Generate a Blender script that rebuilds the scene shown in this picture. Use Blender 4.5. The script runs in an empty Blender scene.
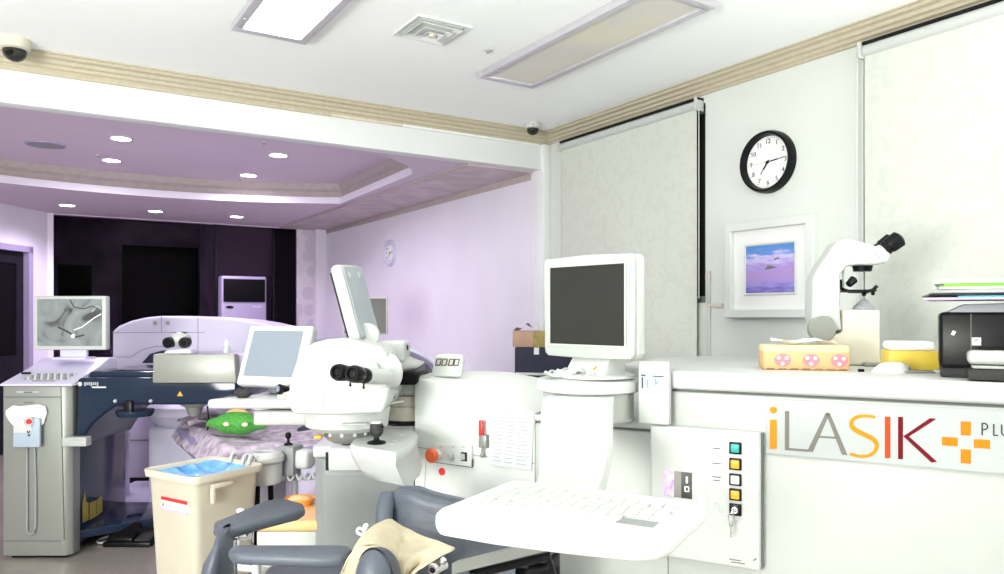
import bpy, bmesh, math, random
from mathutils import Vector, Matrix, noise
random.seed(7)
R = math.radians
SC = bpy.context.scene
COL = SC.collection
# ------------------------------------------------------------------ camera, exposure, world, lamps
YAW = -32.4            # camera heading against the room axes (Y runs along the right wall, X along the partition)
CAMH = 1.35
FPX = 760.0
CX, HY = 502.0, 315.0  # principal column and the horizon row
cam = bpy.data.objects.new('camera', bpy.data.cameras.new('camera'))
COL.objects.link(cam)
cam.location = (0, 0, CAMH)
cam.rotation_euler = (R(90), 0, R(YAW))
cam.data.sensor_width = 36
cam.data.lens = FPX / 1004 * 36
cam.data.shift_y = (HY - 287) / 1004
cam.data.clip_start = 0.02
SC.camera = cam
SC.view_settings.view_transform = 'Standard'
SC.view_settings.look = 'None'
SC.view_settings.exposure = 0.54
SC.view_settings.gamma = 1
SC.view_settings.use_curve_mapping = False
w = bpy.data.worlds.new('world'); SC.world = w; w.use_nodes = True
w.node_tree.nodes['Background'].inputs[0].default_value = (0.02, 0.02, 0.03, 1)
w.node_tree.nodes['Background'].inputs[1].default_value = 0.5
LAMP_MAIN = 7.0       # emission of the lit ceiling panels of the front room
LAMP_BACK = 31.0       # watts of each recessed downlight of the rear room
BACK_TINT = (0.90, 0.78, 1.0)

# unseen fill lights, added to brighten the front room off its ceiling
for loc, aim, size, e in (((-2.4, 2.5, 1.0), (-2.4, 2.5, 3), .8, 14), ((2.5, -.9, 1.1), (2.5, -.9, 3), .8, 95), ((-2.35, .25, 1.2), (1.1, 3.5, 3.0), 1.3, 142), ((-.6, -1.0, 1.9), (1.2, 3.2, 2.9), .6, 6)):
    al = bpy.data.lights.new('added_bounce_fill', 'AREA'); al.energy = e; al.size = size; al.color = (1, 1, .955); al.spread = R(170)
    ao = bpy.data.objects.new('added_bounce_fill', al); COL.objects.link(ao); ao.location = loc
    ao.rotation_euler = (Vector(aim) - Vector(loc)).to_track_quat('-Z', 'Y').to_euler()

# ------------------------------------------------------------------ materials
def mat(name, col, rough=0.5, metal=0.0, var=0.0, scale=20.0, bump=0.0, bscale=None, coat=0.0, emit=None, es=0.0, trans=0.0, col2=None, spec=0.5):
    m = bpy.data.materials.new(name); m.use_nodes = True
    nt = m.node_tree; b = nt.nodes['Principled BSDF']
    c = (*col, 1)
    b.inputs['Base Color'].default_value = c
    b.inputs['Roughness'].default_value = rough
    b.inputs['Metallic'].default_value = metal
    b.inputs['Coat Weight'].default_value = coat
    b.inputs['Specular IOR Level'].default_value = spec
    b.inputs['Transmission Weight'].default_value = trans
    if emit:
        b.inputs['Emission Color'].default_value = (*emit, 1); b.inputs['Emission Strength'].default_value = es
    tc = nt.nodes.new('ShaderNodeTexCoord')
    if var or col2:
        n = nt.nodes.new('ShaderNodeTexNoise'); n.inputs['Scale'].default_value = scale; n.inputs['Detail'].default_value = 4
        nt.links.new(tc.outputs['Object'], n.inputs['Vector'])
        r = nt.nodes.new('ShaderNodeValToRGB')
        a = col2 if col2 else tuple(max(0, x * (1 - var)) for x in col)
        r.color_ramp.elements[0].position = 0.35; r.color_ramp.elements[1].position = 0.65
        r.color_ramp.elements[0].color = (*a, 1); r.color_ramp.elements[1].color = c
        nt.links.new(n.outputs['Fac'], r.inputs['Fac']); nt.links.new(r.outputs['Color'], b.inputs['Base Color'])
    if bump:
        n2 = nt.nodes.new('ShaderNodeTexNoise'); n2.inputs['Scale'].default_value = bscale or scale * 6; n2.inputs['Detail'].default_value = 3
        nt.links.new(tc.outputs['Object'], n2.inputs['Vector'])
        bp = nt.nodes.new('ShaderNodeBump'); bp.inputs['Strength'].default_value = bump; bp.inputs['Distance'].default_value = 0.01
        nt.links.new(n2.outputs['Fac'], bp.inputs['Height']); nt.links.new(bp.outputs['Normal'], b.inputs['Normal'])
    return m

M = {}
M['wall'] = mat('wall_paint', (.655, .685, .655), .85, var=.02, scale=3, bump=.05, bscale=120)
M['white_paint'] = mat('white_paint', (.80, .82, .83), .6, var=.01, scale=3)
M['ceiling'] = mat('ceiling_paint', (.95, .98, .975), .9, var=.01, scale=2)
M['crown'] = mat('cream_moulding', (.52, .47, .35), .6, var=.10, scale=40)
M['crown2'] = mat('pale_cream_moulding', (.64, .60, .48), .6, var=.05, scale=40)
M['lilac_wall'] = mat('lilac_wall_paint', (.80, .765, .86), .8, var=.03, scale=3)
M['lilac_ceiling'] = mat('lilac_ceiling_paint', (.66, .56, .66), .8, var=.03, scale=3)
M['mauve_trim'] = mat('mauve_brown_moulding', (.46, .40, .39), .6, var=.1, scale=20)
M['mauve_soffit'] = mat('mauve_soffit', (.64, .55, .58), .7, var=.2, scale=6)
M['panel_frame'] = mat('lamp_frame_grey', (.55, .54, .59), .35, .2, var=.05)
M['lamp_on'] = mat('lit_diffuser', (.9, .9, .9), .5, emit=(1, 1.0, .97), es=LAMP_MAIN)
M['lamp_off'] = mat('unlit_diffuser', (.72, .68, .56), .35, var=.12, scale=2.5, col2=(.62, .61, .58))
M['down_on'] = mat('downlight_lens', (.9, .9, .9), .5, emit=(1, .95, 1), es=12)
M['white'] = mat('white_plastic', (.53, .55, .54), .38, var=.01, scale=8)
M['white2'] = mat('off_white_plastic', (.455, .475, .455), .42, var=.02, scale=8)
M['cream'] = mat('cream_plastic', (.62, .59, .49), .42, var=.03, scale=10)
M['ltgrey'] = mat('light_grey_plastic', (.62, .64, .64), .45, var=.03)
M['grey'] = mat('grey_panel', (.25, .265, .27), .5, var=.03, scale=30)
M['midgrey'] = mat('mid_grey_plastic', (.28, .29, .31), .5, var=.04)
M['bezel'] = mat('monitor_bezel', (.44, .475, .445), .45, var=.02)
M['silver_dark'] = mat('darker_silver', (.30, .31, .28), .4, .3, var=.03)
M['yellow_dull'] = mat('dull_yellow_flat', (.42, .33, .03), .5, var=.05)
M['paper2'] = mat('notice_paper', (.58, .60, .62), .8, var=.02)
M['cover_grey'] = mat('blue_grey_cover', (.36, .40, .44), .5, var=.02)
M['purple'] = mat('purple_print', (.20, .10, .36), .4, col2=(.5, .4, .7), scale=60)
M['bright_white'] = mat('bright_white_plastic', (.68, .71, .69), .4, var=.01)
M['lilac_cushion'] = mat('lilac_cushion', (.36, .30, .50), .5, var=.05)
M['line'] = mat('dark_seam', (.16, .17, .17), .8, var=.1)
M['seam'] = mat('grey_seam', (.40, .42, .40), .8, var=.1)
M['black'] = mat('black_plastic', (.008, .008, .009), .3, var=.2, spec=.15)
M['blackm'] = mat('black_rubber', (.02, .02, .022), .7, var=.2, bump=.1)
M['screen'] = mat('dark_screen', (.028, .029, .026), .3, var=.1, scale=4, spec=.25)
M['screen_grey'] = mat('grey_screen', (.21, .25, .30), .3, var=.08, scale=3)
M['navy'] = mat('glossy_navy', (.014, .026, .055), .1, var=.1, scale=4, spec=.3)
M['navy_seat'] = mat('blue_grey_vinyl', (.078, .092, .12), .42, var=.12, scale=60, bump=.15, bscale=250)
M['navy_dark'] = mat('dark_navy_box', (.035, .034, .062), .6, var=.1, spec=.2)
M['door_dark'] = mat('dark_door', (.014, .012, .020), .5, var=.2, spec=.2)
M['silver'] = mat('silver_plastic', (.28, .29, .27), .40, .3, var=.04)
M['chrome'] = mat('chrome', (.75, .75, .76), .18, 1.0, var=.05)
M['lilac_shell'] = mat('lilac_white_shell', (.66, .635, .80), .35, var=.02)
M['lilac_mid'] = mat('lilac_grey_plastic', (.38, .33, .50), .4, var=.04)
M['red'] = mat('red_plastic', (.75, .03, .03), .35, var=.1)
M['orange_red'] = mat('orange_red_button', (.85, .13, .04), .35, var=.08)
M['orange'] = mat('orange_vinyl', (.95, .55, .24), .45, var=.08, scale=15)
M['orange2'] = mat('bright_orange', (.90, .36, .05), .5, var=.1)
M['beige_bin'] = mat('beige_plastic_bin', (.60, .56, .46), .45, var=.06, scale=5)
M['blue_bag'] = mat('blue_plastic_bag', (.05, .28, .70), .3, col2=(.25, .55, .88), scale=16, bump=.5, bscale=30)
M['cloth'] = mat('beige_cloth', (.58, .51, .37), .9, var=.12, scale=25, bump=.3, bscale=200)
M['paper'] = mat('white_paper', (.86, .86, .86), .8, var=.01)
M['ink'] = mat('faint_grey_ink', (.42, .44, .47), .8, var=.1)
M['black_ink'] = mat('black_ink', (.04, .04, .05), .6, var=.1)
M['green'] = mat('green_plush', (.05, .28, .04), .9, col2=(.09, .36, .06), scale=60, bump=.4, bscale=200)
M['quilt'] = mat('lilac_quilt', (.66, .58, .68), .9, col2=(.34, .26, .38), scale=22, bump=.5, bscale=40)
M['toy_eye'] = mat('pale_felt', (.85, .66, .55), .8, var=.05)
M['cardboard'] = mat('brown_cardboard', (.52, .33, .24), .8, var=.08)
M['card2'] = mat('olive_cardboard', (.42, .33, .12), .8, var=.3)
M['yellow'] = mat('yellow_plastic', (.80, .60, .08), .4, var=.08)
M['sign_orange'] = mat('sign_orange', (.60, .20, .006), .6, var=.02, spec=.15)
M['sign_amber'] = mat('sign_amber', (.60, .25, .008), .6, var=.02, spec=.15)
M['sign_grey'] = mat('sign_grey', (.19, .185, .165), .6, var=.02, spec=.15)
M['sign_verm'] = mat('sign_vermilion', (.50, .06, .012), .6, var=.02, spec=.15)
M['sign_maroon'] = mat('sign_maroon', (.15, .002, .010), .6, var=.02, spec=.15)
M['sign_board'] = mat('sign_board_white', (.42, .455, .455), .5, var=.01)
M['teal'] = mat('teal_button', (.03, .42, .38), .4, var=.05)
M['amber'] = mat('amber_button', (.90, .42, .02), .4, var=.05)
M['white_btn'] = mat('clear_button', (.72, .80, .76), .3, var=.03)
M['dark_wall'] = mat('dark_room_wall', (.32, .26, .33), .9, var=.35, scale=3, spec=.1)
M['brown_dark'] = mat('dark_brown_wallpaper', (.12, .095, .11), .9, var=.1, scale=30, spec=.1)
M['void'] = mat('black_board', (.004, .004, .005), .6, var=.1, spec=.1)
M['lilac_btn'] = mat('blue_grey_label', (.40, .48, .58), .5, var=.04)
M['sticker'] = mat('pale_blue_sticker', (.42, .62, .68), .6, var=.03)
M['folder_green'] = mat('lime_folder', (.22, .80, .05), .5, var=.05)
M['folder_blue'] = mat('blue_folder', (.12, .55, .75), .5, var=.05)
M['folder_lilac'] = mat('lilac_folder', (.60, .46, .80), .5, var=.05)
M['folder_grey'] = mat('grey_folder', (.38, .39, .42), .6, var=.05)
M['tissue_yellow'] = mat('pale_yellow_card', (.80, .62, .34), .7, var=.03)
M['tissue_orange'] = mat('peach_card', (.72, .42, .20), .7, var=.06)
M['pink'] = mat('pink_print', (.75, .22, .26), .7, var=.04)
M['tissue_brown'] = mat('brown_print', (.35, .20, .08), .7, var=.3)

def glass_mat():
    m = mat('tinted_glass', (.62, .56, .66), .02, trans=1.0)
    return m
M['glass'] = glass_mat(); M['glass'].node_tree.nodes['Principled BSDF'].inputs['Specular IOR Level'].default_value = .04; M['glass'].node_tree.nodes['Principled BSDF'].inputs['IOR'].default_value = 1.05

def floor_mat():
    m = mat('floor_vinyl', (.36, .32, .285), .22, col2=(.30, .265, .24), scale=2.2, coat=.2)
    return m
M['floor'] = floor_mat()

def blind_mat():
    m = mat('blind_fabric', (.70, .72, .66), .9, bump=.05, bscale=300)
    nt = m.node_tree; b = nt.nodes['Principled BSDF']
    tc = nt.nodes['Texture Coordinate']
    mp = nt.nodes.new('ShaderNodeMapping'); mp.inputs['Scale'].default_value = (16, 16, 16)
    nt.links.new(tc.outputs['Object'], mp.inputs['Vector'])
    ns = nt.nodes.new('ShaderNodeTexNoise'); ns.inputs['Scale'].default_value = 1.6; ns.inputs['Detail'].default_value = 1
    nt.links.new(mp.outputs[0], ns.inputs['Vector'])
    mx = nt.nodes.new('ShaderNodeMix'); mx.data_type = 'VECTOR'; mx.inputs['Factor'].default_value = .35
    nt.links.new(mp.outputs[0], mx.inputs[4]); nt.links.new(ns.outputs['Color'], mx.inputs[5])
    v = nt.nodes.new('ShaderNodeTexVoronoi'); v.feature = 'SMOOTH_F1'; v.inputs['Scale'].default_value = 1.5
    nt.links.new(mx.outputs[1], v.inputs['Vector'])
    ma = nt.nodes.new('ShaderNodeMath'); ma.operation = 'MULTIPLY'; ma.inputs[1].default_value = 14
    nt.links.new(v.outputs['Distance'], ma.inputs[0])
    si = nt.nodes.new('ShaderNodeMath'); si.operation = 'SINE'; nt.links.new(ma.outputs[0], si.inputs[0])
    r = nt.nodes.new('ShaderNodeValToRGB')
    r.color_ramp.elements[0].position = .3; r.color_ramp.elements[1].position = .9
    r.color_ramp.elements[0].color = (.60, .625, .575, 1); r.color_ramp.elements[1].color = (.575, .595, .545, 1)
    nt.links.new(si.outputs[0], r.inputs[0]); nt.links.new(r.outputs[0], b.inputs['Base Color'])
    return m
M['blind'] = blind_mat()

def dots_mat():
    m = mat('dotted_wallpaper', (.74, .68, .76), .8)
    nt = m.node_tree; b = nt.nodes['Principled BSDF']; tc = nt.nodes['Texture Coordinate']
    v = nt.nodes.new('ShaderNodeTexVoronoi'); v.inputs['Scale'].default_value = 5; v.inputs['Randomness'].default_value = .5
    nt.links.new(tc.outputs['Object'], v.inputs['Vector'])
    r = nt.nodes.new('ShaderNodeValToRGB'); r.color_ramp.elements[0].position = .48; r.color_ramp.elements[1].position = .52
    r.color_ramp.elements[0].color = (.64, .57, .68, 1); r.color_ramp.elements[1].color = (.74, .68, .76, 1)
    nt.links.new(v.outputs['Distance'], r.inputs[0]); nt.links.new(r.outputs[0], b.inputs['Base Color'])
    return m
M['dots'] = dots_mat()

def painting_mat():
    m = mat('sky_painting', (.4, .4, .8), .6)
    nt = m.node_tree; b = nt.nodes['Principled BSDF']; tc = nt.nodes['Texture Coordinate']
    sp = nt.nodes.new('ShaderNodeSeparateXYZ'); nt.links.new(tc.outputs['Generated'], sp.inputs[0])
    n = nt.nodes.new('ShaderNodeTexNoise'); n.inputs['Scale'].default_value = 3.5; n.inputs['Detail'].default_value = 5
    mp = nt.nodes.new('ShaderNodeMapping'); mp.inputs['Scale'].default_value = (1, 1, 4); mp.inputs['Rotation'].default_value = (R(15), 0, 0)
    nt.links.new(tc.outputs['Generated'], mp.inputs[0]); nt.links.new(mp.outputs[0], n.inputs['Vector'])
    a = nt.nodes.new('ShaderNodeMath'); a.operation = 'MULTIPLY_ADD'; a.inputs[1].default_value = .55; a.inputs[2].default_value = -.27
    nt.links.new(n.outputs['Fac'], a.inputs[0])
    s = nt.nodes.new('ShaderNodeMath'); s.operation = 'ADD'
    nt.links.new(sp.outputs['Z'], s.inputs[0]); nt.links.new(a.outputs[0], s.inputs[1])
    r = nt.nodes.new('ShaderNodeValToRGB'); e = r.color_ramp.elements
    e[0].position = 0; e[0].color = (.16, .12, .50, 1); e[1].position = 1; e[1].color = (.08, .26, .62, 1)
    for p, c in ((.18, (.36, .30, .74)), (.40, (.46, .30, .66)), (.58, (.40, .30, .72)), (.72, (.62, .58, .86)), (.84, (.16, .28, .72))):
        k = e.new(p); k.color = (*c, 1)
    nt.links.new(s.outputs[0], r.inputs[0]); nt.links.new(r.outputs[0], b.inputs['Base Color'])
    return m
M['painting'] = painting_mat()

def patterned_screen():  # light and dark reflections put into the screen's grey colour
    m = mat('grey_screen_reflections', (.33, .36, .36), .3)
    nt = m.node_tree; b = nt.nodes['Principled BSDF']; tc = nt.nodes['Texture Coordinate']
    n = nt.nodes.new('ShaderNodeTexNoise'); n.inputs['Scale'].default_value = 5; n.inputs['Detail'].default_value = 2; n.inputs['Distortion'].default_value = 1.5
    nt.links.new(tc.outputs['Object'], n.inputs['Vector'])
    r = nt.nodes.new('ShaderNodeValToRGB'); e = r.color_ramp.elements
    e[0].position = .30; e[0].color = (.05, .05, .06, 1); e[1].position = .72; e[1].color = (.55, .57, .58, 1)
    k = e.new(.40); k.color = (.20, .22, .23, 1); k = e.new(.62); k.color = (.27, .31, .31, 1)
    nt.links.new(n.outputs['Fac'], r.inputs[0]); nt.links.new(r.outputs[0], b.inputs['Base Color'])
    return m
M['screen_refl'] = patterned_screen()

# ------------------------------------------------------------------ placing
CY_, SY_ = math.cos(R(YAW)), math.sin(R(YAW))
def W(r, f, z=0.0):
    """right of / ahead of the camera spot, in metres -> room coordinates"""
    return Vector((r * CY_ - f * SY_, r * SY_ + f * CY_, z))
def RF(px, f): return ((px - CX) / FPX * f, f)
def ZP(py, f): return CAMH - (py - HY) / FPX * f

class Fr:
    """local frame of a thing: origin (r0,f0), x axis turned by yaw degrees against the camera's right"""
    def __init__(s, r0, f0, yaw=0.0, z0=0.0):
        s.r0, s.f0, s.yaw, s.z0 = r0, f0, yaw, z0
        s.c, s.s = math.cos(R(yaw)), math.sin(R(yaw))
    def loc(s, r, f):
        dr, df = r - s.r0, f - s.f0
        return (dr * s.c + df * s.s, -dr * s.s + df * s.c)
    def hit(s, px, py, y=0.0):
        u = (px - CX) / FPX
        # point (u t, t): local y = -(u t - r0) s + (t - f0) c = y
        t = (y - s.r0 * s.s + s.f0 * s.c) / (s.c - u * s.s)
        x, _ = s.loc(u * t, t)
        return (x, ZP(py, t) - s.z0)
    def at(s, px, py, f):
        x, y = s.loc(*RF(px, f))
        return Vector((x, y, ZP(py, f) - s.z0))
    def place(s, o):
        o.location = W(s.r0, s.f0, s.z0); o.rotation_euler = (0, 0, R(YAW + s.yaw))

# ------------------------------------------------------------------ mesh builder
class MB:
    def __init__(s): s.bm = bmesh.new(); s.mats = []
    def mi(s, m):
        if m not in s.mats: s.mats.append(m)
        return s.mats.index(m)
    def _set(s, faces, m):
        i = s.mi(m)
        for f in faces: f.material_index = i
    def _merge(s, b2, m, mtx=None):
        if mtx is not None: bmesh.ops.transform(b2, matrix=mtx, verts=b2.verts)
        i = s.mi(m)
        vm = {v: s.bm.verts.new(v.co) for v in b2.verts}
        for f in b2.faces:
            try: s.bm.faces.new([vm[v] for v in f.verts]).material_index = i
            except ValueError: pass
        b2.free()
    def box(s, c, size, m, bev=0.0, seg=2, rot=None):
        b = bmesh.new(); bmesh.ops.create_cube(b, size=1)
        bmesh.ops.scale(b, vec=size, verts=b.verts)
        if bev: bmesh.ops.bevel(b, geom=list(b.edges), offset=min(bev, min(size) * .49), segments=seg, affect='EDGES', profile=.5)
        mt = Matrix.Translation(c)
        if rot: mt = mt @ (rot if isinstance(rot, Matrix) else Matrix.Rotation(R(rot), 4, 'Z'))
        s._merge(b, m, mt); return s
    def bx(s, x0, x1, y0, y1, z0, z1, m, bev=0.0, seg=2):
        return s.box(((x0 + x1) / 2, (y0 + y1) / 2, (z0 + z1) / 2), (abs(x1 - x0), abs(y1 - y0), abs(z1 - z0)), m, bev, seg)
    def prism(s, pts, axis, a, b_, m, bev=0.0, seg=2):
        """pts in the two other axes; axis 'y' -> pts are (x,z); 'x' -> (y,z); 'z' -> (x,y)"""
        def v(p, d):
            if axis == 'y': return (p[0], d, p[1])
            if axis == 'x': return (d, p[0], p[1])
            return (p[0], p[1], d)
        b = bmesh.new()
        A = [b.verts.new(v(p, a)) for p in pts]; B = [b.verts.new(v(p, b_)) for p in pts]
        n = len(pts)
        b.faces.new(A); b.faces.new(B[::-1])
        for i in range(n): b.faces.new((A[i], B[i], B[(i + 1) % n], A[(i + 1) % n]))
        bmesh.ops.recalc_face_normals(b, faces=b.faces)
        if bev:
            ed = [e for e in b.edges if len(e.link_faces) == 2 and e.calc_face_angle(0) > R(40)]
            bmesh.ops.bevel(b, geom=ed, offset=bev, segments=seg, affect='EDGES', profile=.5, clamp_overlap=True)
        s._merge(b, m); return s
    def lathe(s, prof, c, m, seg=32, axis=None, sx=1.0, sy=1.0, mats=None):
        """prof: list of (radius, z)"""
        b = bmesh.new(); rings = []
        for r, z in prof:
            if r < 1e-6: rings.append([b.verts.new((0, 0, z))])
            else: rings.append([b.verts.new((r * sx * math.cos(2 * math.pi * k / seg), r * sy * math.sin(2 * math.pi * k / seg), z)) for k in range(seg)])
        for i in range(len(rings) - 1):
            a, c2 = rings[i], rings[i + 1]
            for k in range(seg):
                k2 = (k + 1) % seg
                if len(a) == 1 and len(c2) == 1: continue
                if len(a) == 1: b.faces.new((a[0], c2[k], c2[k2]))
                elif len(c2) == 1: b.faces.new((a[k2], a[k], c2[0]))
                else: b.faces.new((a[k], a[k2], c2[k2], c2[k]))
        if len(rings[0]) > 1 and len(rings[-1]) > 1:
            for k in range(seg): b.faces.new((rings[-1][k], rings[-1][(k + 1) % seg], rings[0][(k + 1) % seg], rings[0][k]))
        elif len(rings[0]) > 1: b.faces.new(rings[0][::-1])
        elif len(rings[-1]) > 1: b.faces.new(rings[-1])
        bmesh.ops.recalc_face_normals(b, faces=b.faces)
        mt = Matrix.Translation(c)
        if axis is not None:
            mt = mt @ Vector(axis).normalized().to_track_quat('Z', 'Y').to_matrix().to_4x4()
        s._merge(b, m, mt); return s
    def cyl(s, p0, p1, r0, m, r1=None, seg=24, bev=0.0):
        p0, p1 = Vector(p0), Vector(p1); L = (p1 - p0).length; r1 = r0 if r1 is None else r1
        if bev: prof = [(0, 0), (r0 - bev, 0), (r0, bev), (r1, L - bev), (r1 - bev, L), (0, L)]
        else: prof = [(0, 0), (r0, 0), (r1, L), (0, L)]
        return s.lathe(prof, p0, m, seg, axis=(p1 - p0))
    def ball(s, c, rad, m, seg=20):
        b = bmesh.new(); bmesh.ops.create_uvsphere(b, u_segments=seg, v_segments=seg // 2 + 2, radius=1)
        rr = rad if hasattr(rad, '__len__') else (rad, rad, rad)
        s._merge(b, m, Matrix.Translation(c) @ Matrix.Diagonal((*rr, 1))); return s
    def tube(s, pts, rad, m, seg=10, closed=False):
        pts = [Vector(p) for p in pts]; n = len(pts)
        rr = rad if hasattr(rad, '__len__') else [rad] * n
        b = bmesh.new(); rings = []
        up = Vector((0, 0, 1))
        for i, p in enumerate(pts):
            if closed: t = pts[(i + 1) % n] - pts[i - 1]
            else: t = pts[min(i + 1, n - 1)] - pts[max(i - 1, 0)]
            t.normalize()
            if abs(t.dot(up)) > .95: up2 = Vector((1, 0, 0))
            else: up2 = up
            a = t.cross(up2).normalized(); c = a.cross(t).normalized()
            rings.append([b.verts.new(p + (a * math.cos(2 * math.pi * k / seg) + c * math.sin(2 * math.pi * k / seg)) * rr[i]) for k in range(seg)])
        for i in range(n if closed else n - 1):
            A, B = rings[i], rings[(i + 1) % n]
            for k in range(seg):
                b.faces.new((A[k], A[(k + 1) % seg], B[(k + 1) % seg], B[k]))
        if not closed: b.faces.new(rings[0][::-1]); b.faces.new(rings[-1])
        bmesh.ops.recalc_face_normals(b, faces=b.faces)
        s._merge(b, m); return s
    def grid(s, rows, m, close_u=False, caps=False):
        b = bmesh.new(); V = [[b.verts.new(p) for p in r] for r in rows]
        for i in range(len(V) - 1):
            n = len(V[i])
            for k in range(n if close_u else n - 1):
                k2 = (k + 1) % n
                b.faces.new((V[i][k], V[i][k2], V[i + 1][k2], V[i + 1][k]))
        if caps: b.faces.new(V[0][::-1]); b.faces.new(V[-1])
        bmesh.ops.recalc_face_normals(b, faces=b.faces)
        s._merge(b, m); return s
    def strokes(s, pts, wd, y0, y1, m):
        """flat ribbon along (x,z) points, standing proud between y0 and y1"""
        for i in range(len(pts) - 1):
            a, c = Vector(pts[i]), Vector(pts[i + 1]); d = (c - a).normalized(); n = Vector((-d.y, d.x)) * wd / 2
            e = d * wd * .15
            s.prism([a - e + n, c + e + n, c + e - n, a - e - n], 'y', y0, y1, m)
        return s
    def obj(s, name, parent=None, smooth=True, angle=38):
        me = bpy.data.meshes.new(name); s.bm.to_mesh(me); s.bm.free()
        for m in s.mats: me.materials.append(M[m] if isinstance(m, str) else m)
        if smooth:
            me.polygons.foreach_set('use_smooth', [True] * len(me.polygons))
            me.set_sharp_from_angle(angle=R(angle))
        me.update()
        o = bpy.data.objects.new(name, me); COL.objects.link(o)
        if parent is not None: o.parent = parent
        return o

def catmull(rows, n):
    """resample a control grid rows x cols by n per span in both directions"""
    def cr(p, n):
        out = []
        for i in range(len(p) - 1):
            p0, p1, p2, p3 = p[max(i - 1, 0)], p[i], p[i + 1], p[min(i + 2, len(p) - 1)]
            for k in range(n):
                t = k / n
                out.append(.5 * ((2 * p1) + (p2 - p0) * t + (2 * p0 - 5 * p1 + 4 * p2 - p3) * t * t + (3 * p1 - p0 - 3 * p2 + p3) * t ** 3))
        out.append(p[-1]); return out
    a = [cr([Vector(q) for q in r], n) for r in rows]
    cols = [cr([a[i][k] for i in range(len(a))], n) for k in range(len(a[0]))]
    return [[cols[k][i] for k in range(len(cols))] for i in range(len(cols[0]))]

def text_part(txt, size, loc, m, parent, name='lettering', rot=(R(90), 0, 0), ext=.0008, align='CENTER'):
    cu = bpy.data.curves.new(name, 'FONT'); cu.body = txt; cu.size = size; cu.extrude = ext
    cu.align_x = align; cu.align_y = 'CENTER'
    t = bpy.data.objects.new('tmp', cu); COL.objects.link(t)
    bpy.context.view_layer.update()
    me = bpy.data.meshes.new_from_object(t.evaluated_get(bpy.context.evaluated_depsgraph_get()))
    bpy.data.objects.remove(t); bpy.data.curves.remove(cu)
    me.materials.clear(); me.materials.append(M[m])
    o = bpy.data.objects.new(name, me); COL.objects.link(o); o.parent = parent
    o.location = loc; o.rotation_euler = rot
    return o

def tag(o, label, cat, group=None, kind=None):
    o['label'] = label; o['category'] = cat
    if group: o['group'] = group
    if kind: o['kind'] = kind
    return o
def thing(name, label, cat, fr=None, loc=None, rz=0, group=None):
    o = bpy.data.objects.new(name, None); COL.objects.link(o); o.empty_display_size = .1
    if fr: fr.place(o)
    elif loc is not None: o.location = loc; o.rotation_euler = (0, 0, R(rz))
    return tag(o, label, cat, group)
def structure(name, mb, **k):
    o = mb.obj(name, **k); o['kind'] = 'structure'; return o
def copy_tree(o, parent=None):
    c = o.copy(); COL.objects.link(c)
    if parent is not None: c.parent = parent
    for ch in [x for x in COL.objects if x.parent == o]: copy_tree(ch, c)
    return c

# ------------------------------------------------------------------ the room
XR = 3.30; YP = 4.56; ZC = 2.68; XL = -3.0; YB = -2.6; X2 = 3.23; YE = 9.28; ZS = 2.42; ZT = 2.61
structure('floor', MB().bx(XL - .2, XR + .3, YB - .2, 12.2, -.1, 0, 'floor'))
structure('ceiling', MB().bx(XL - .2, XR + .3, YB - .2, YP + .1, ZC, ZC + .1, 'ceiling'))
# right wall with two window holes
wl = MB(); t0, t1 = XR, XR + .15
W1 = (3.035, 4.40, 1.42, 2.56); W2 = (.55, 2.075, 1.42, 2.56)
wl.bx(t0, t1, YB, YP + .1, 0, 1.42, 'wall'); wl.bx(t0, t1, YB, YP + .1, 2.56, ZC, 'wall')
wl.bx(t0, t1, W1[1], YP + .1, 1.42, 2.56, 'wall'); wl.bx(t0, t1, W2[1], W1[0], 1.42, 2.56, 'wall'); wl.bx(t0, t1, YB, W2[0], 1.42, 2.56, 'wall')
structure('wall_right', wl)
structure('wall_back', MB().bx(XL, XR, YB - .1, YB, 0, ZC, 'wall'))
structure('wall_left', MB().bx(XL - .1, XL, YB, 5.2, 0, ZC, 'wall'))
for n, wn in ((1, W1), (2, W2)):
    m = MB(); m.bx(t0 + .06, t0 + .07, wn[0], wn[1], wn[2], wn[3], 'screen')
    for a, b in ((wn[0], wn[0] + .04), ((wn[0] + wn[1]) / 2 - .02, (wn[0] + wn[1]) / 2 + .02), (wn[1] - .04, wn[1])):
        m.bx(t0 + .04, t0 + .09, a, b, wn[2], wn[3], 'grey')
    m.bx(t0 + .04, t0 + .09, wn[0], wn[1], wn[2], wn[2] + .04, 'grey'); m.bx(t0 + .04, t0 + .09, wn[0], wn[1], wn[3] - .04, wn[3], 'grey')
    structure('window_%d' % n, m)
# partition beam with its end post
structure('wall_partition', MB().bx(XL, XR, YP, YP + .105, 2.418, ZC, 'white_paint', .004))
structure('trim_1', MB().bx(3.232, XR, YP - .03, YP + .13, 0, 2.60, 'white_paint', .004))
# crown mouldings: profile (out, z)
crown = [(0, 0), (0, -.135), (.012, -.135), (.018, -.115), (.03, -.105), (.034, -.08), (.05, -.07), (.058, -.045), (.08, -.035), (.085, -.012), (.10, -.012), (.10, 0)]
mb = MB(); mb.prism([(XR - o, ZC + z * .56) for o, z in crown], 'y', YB, YP, 'crown', 0)
structure('trim_2', mb, smooth=False)
mb = MB(); mb.prism([(YP - o, ZC + z * .60) for o, z in crown], 'x', XL, XR, 'crown', 0)
structure('trim_3', mb, smooth=False)
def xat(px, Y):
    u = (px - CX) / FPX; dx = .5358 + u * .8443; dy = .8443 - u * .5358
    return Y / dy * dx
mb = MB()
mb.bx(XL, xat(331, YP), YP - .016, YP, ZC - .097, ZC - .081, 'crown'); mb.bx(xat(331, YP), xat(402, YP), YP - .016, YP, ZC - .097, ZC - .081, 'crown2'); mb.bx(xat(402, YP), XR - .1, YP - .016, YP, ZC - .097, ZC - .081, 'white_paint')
structure('trim_4', mb, smooth=False)
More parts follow.
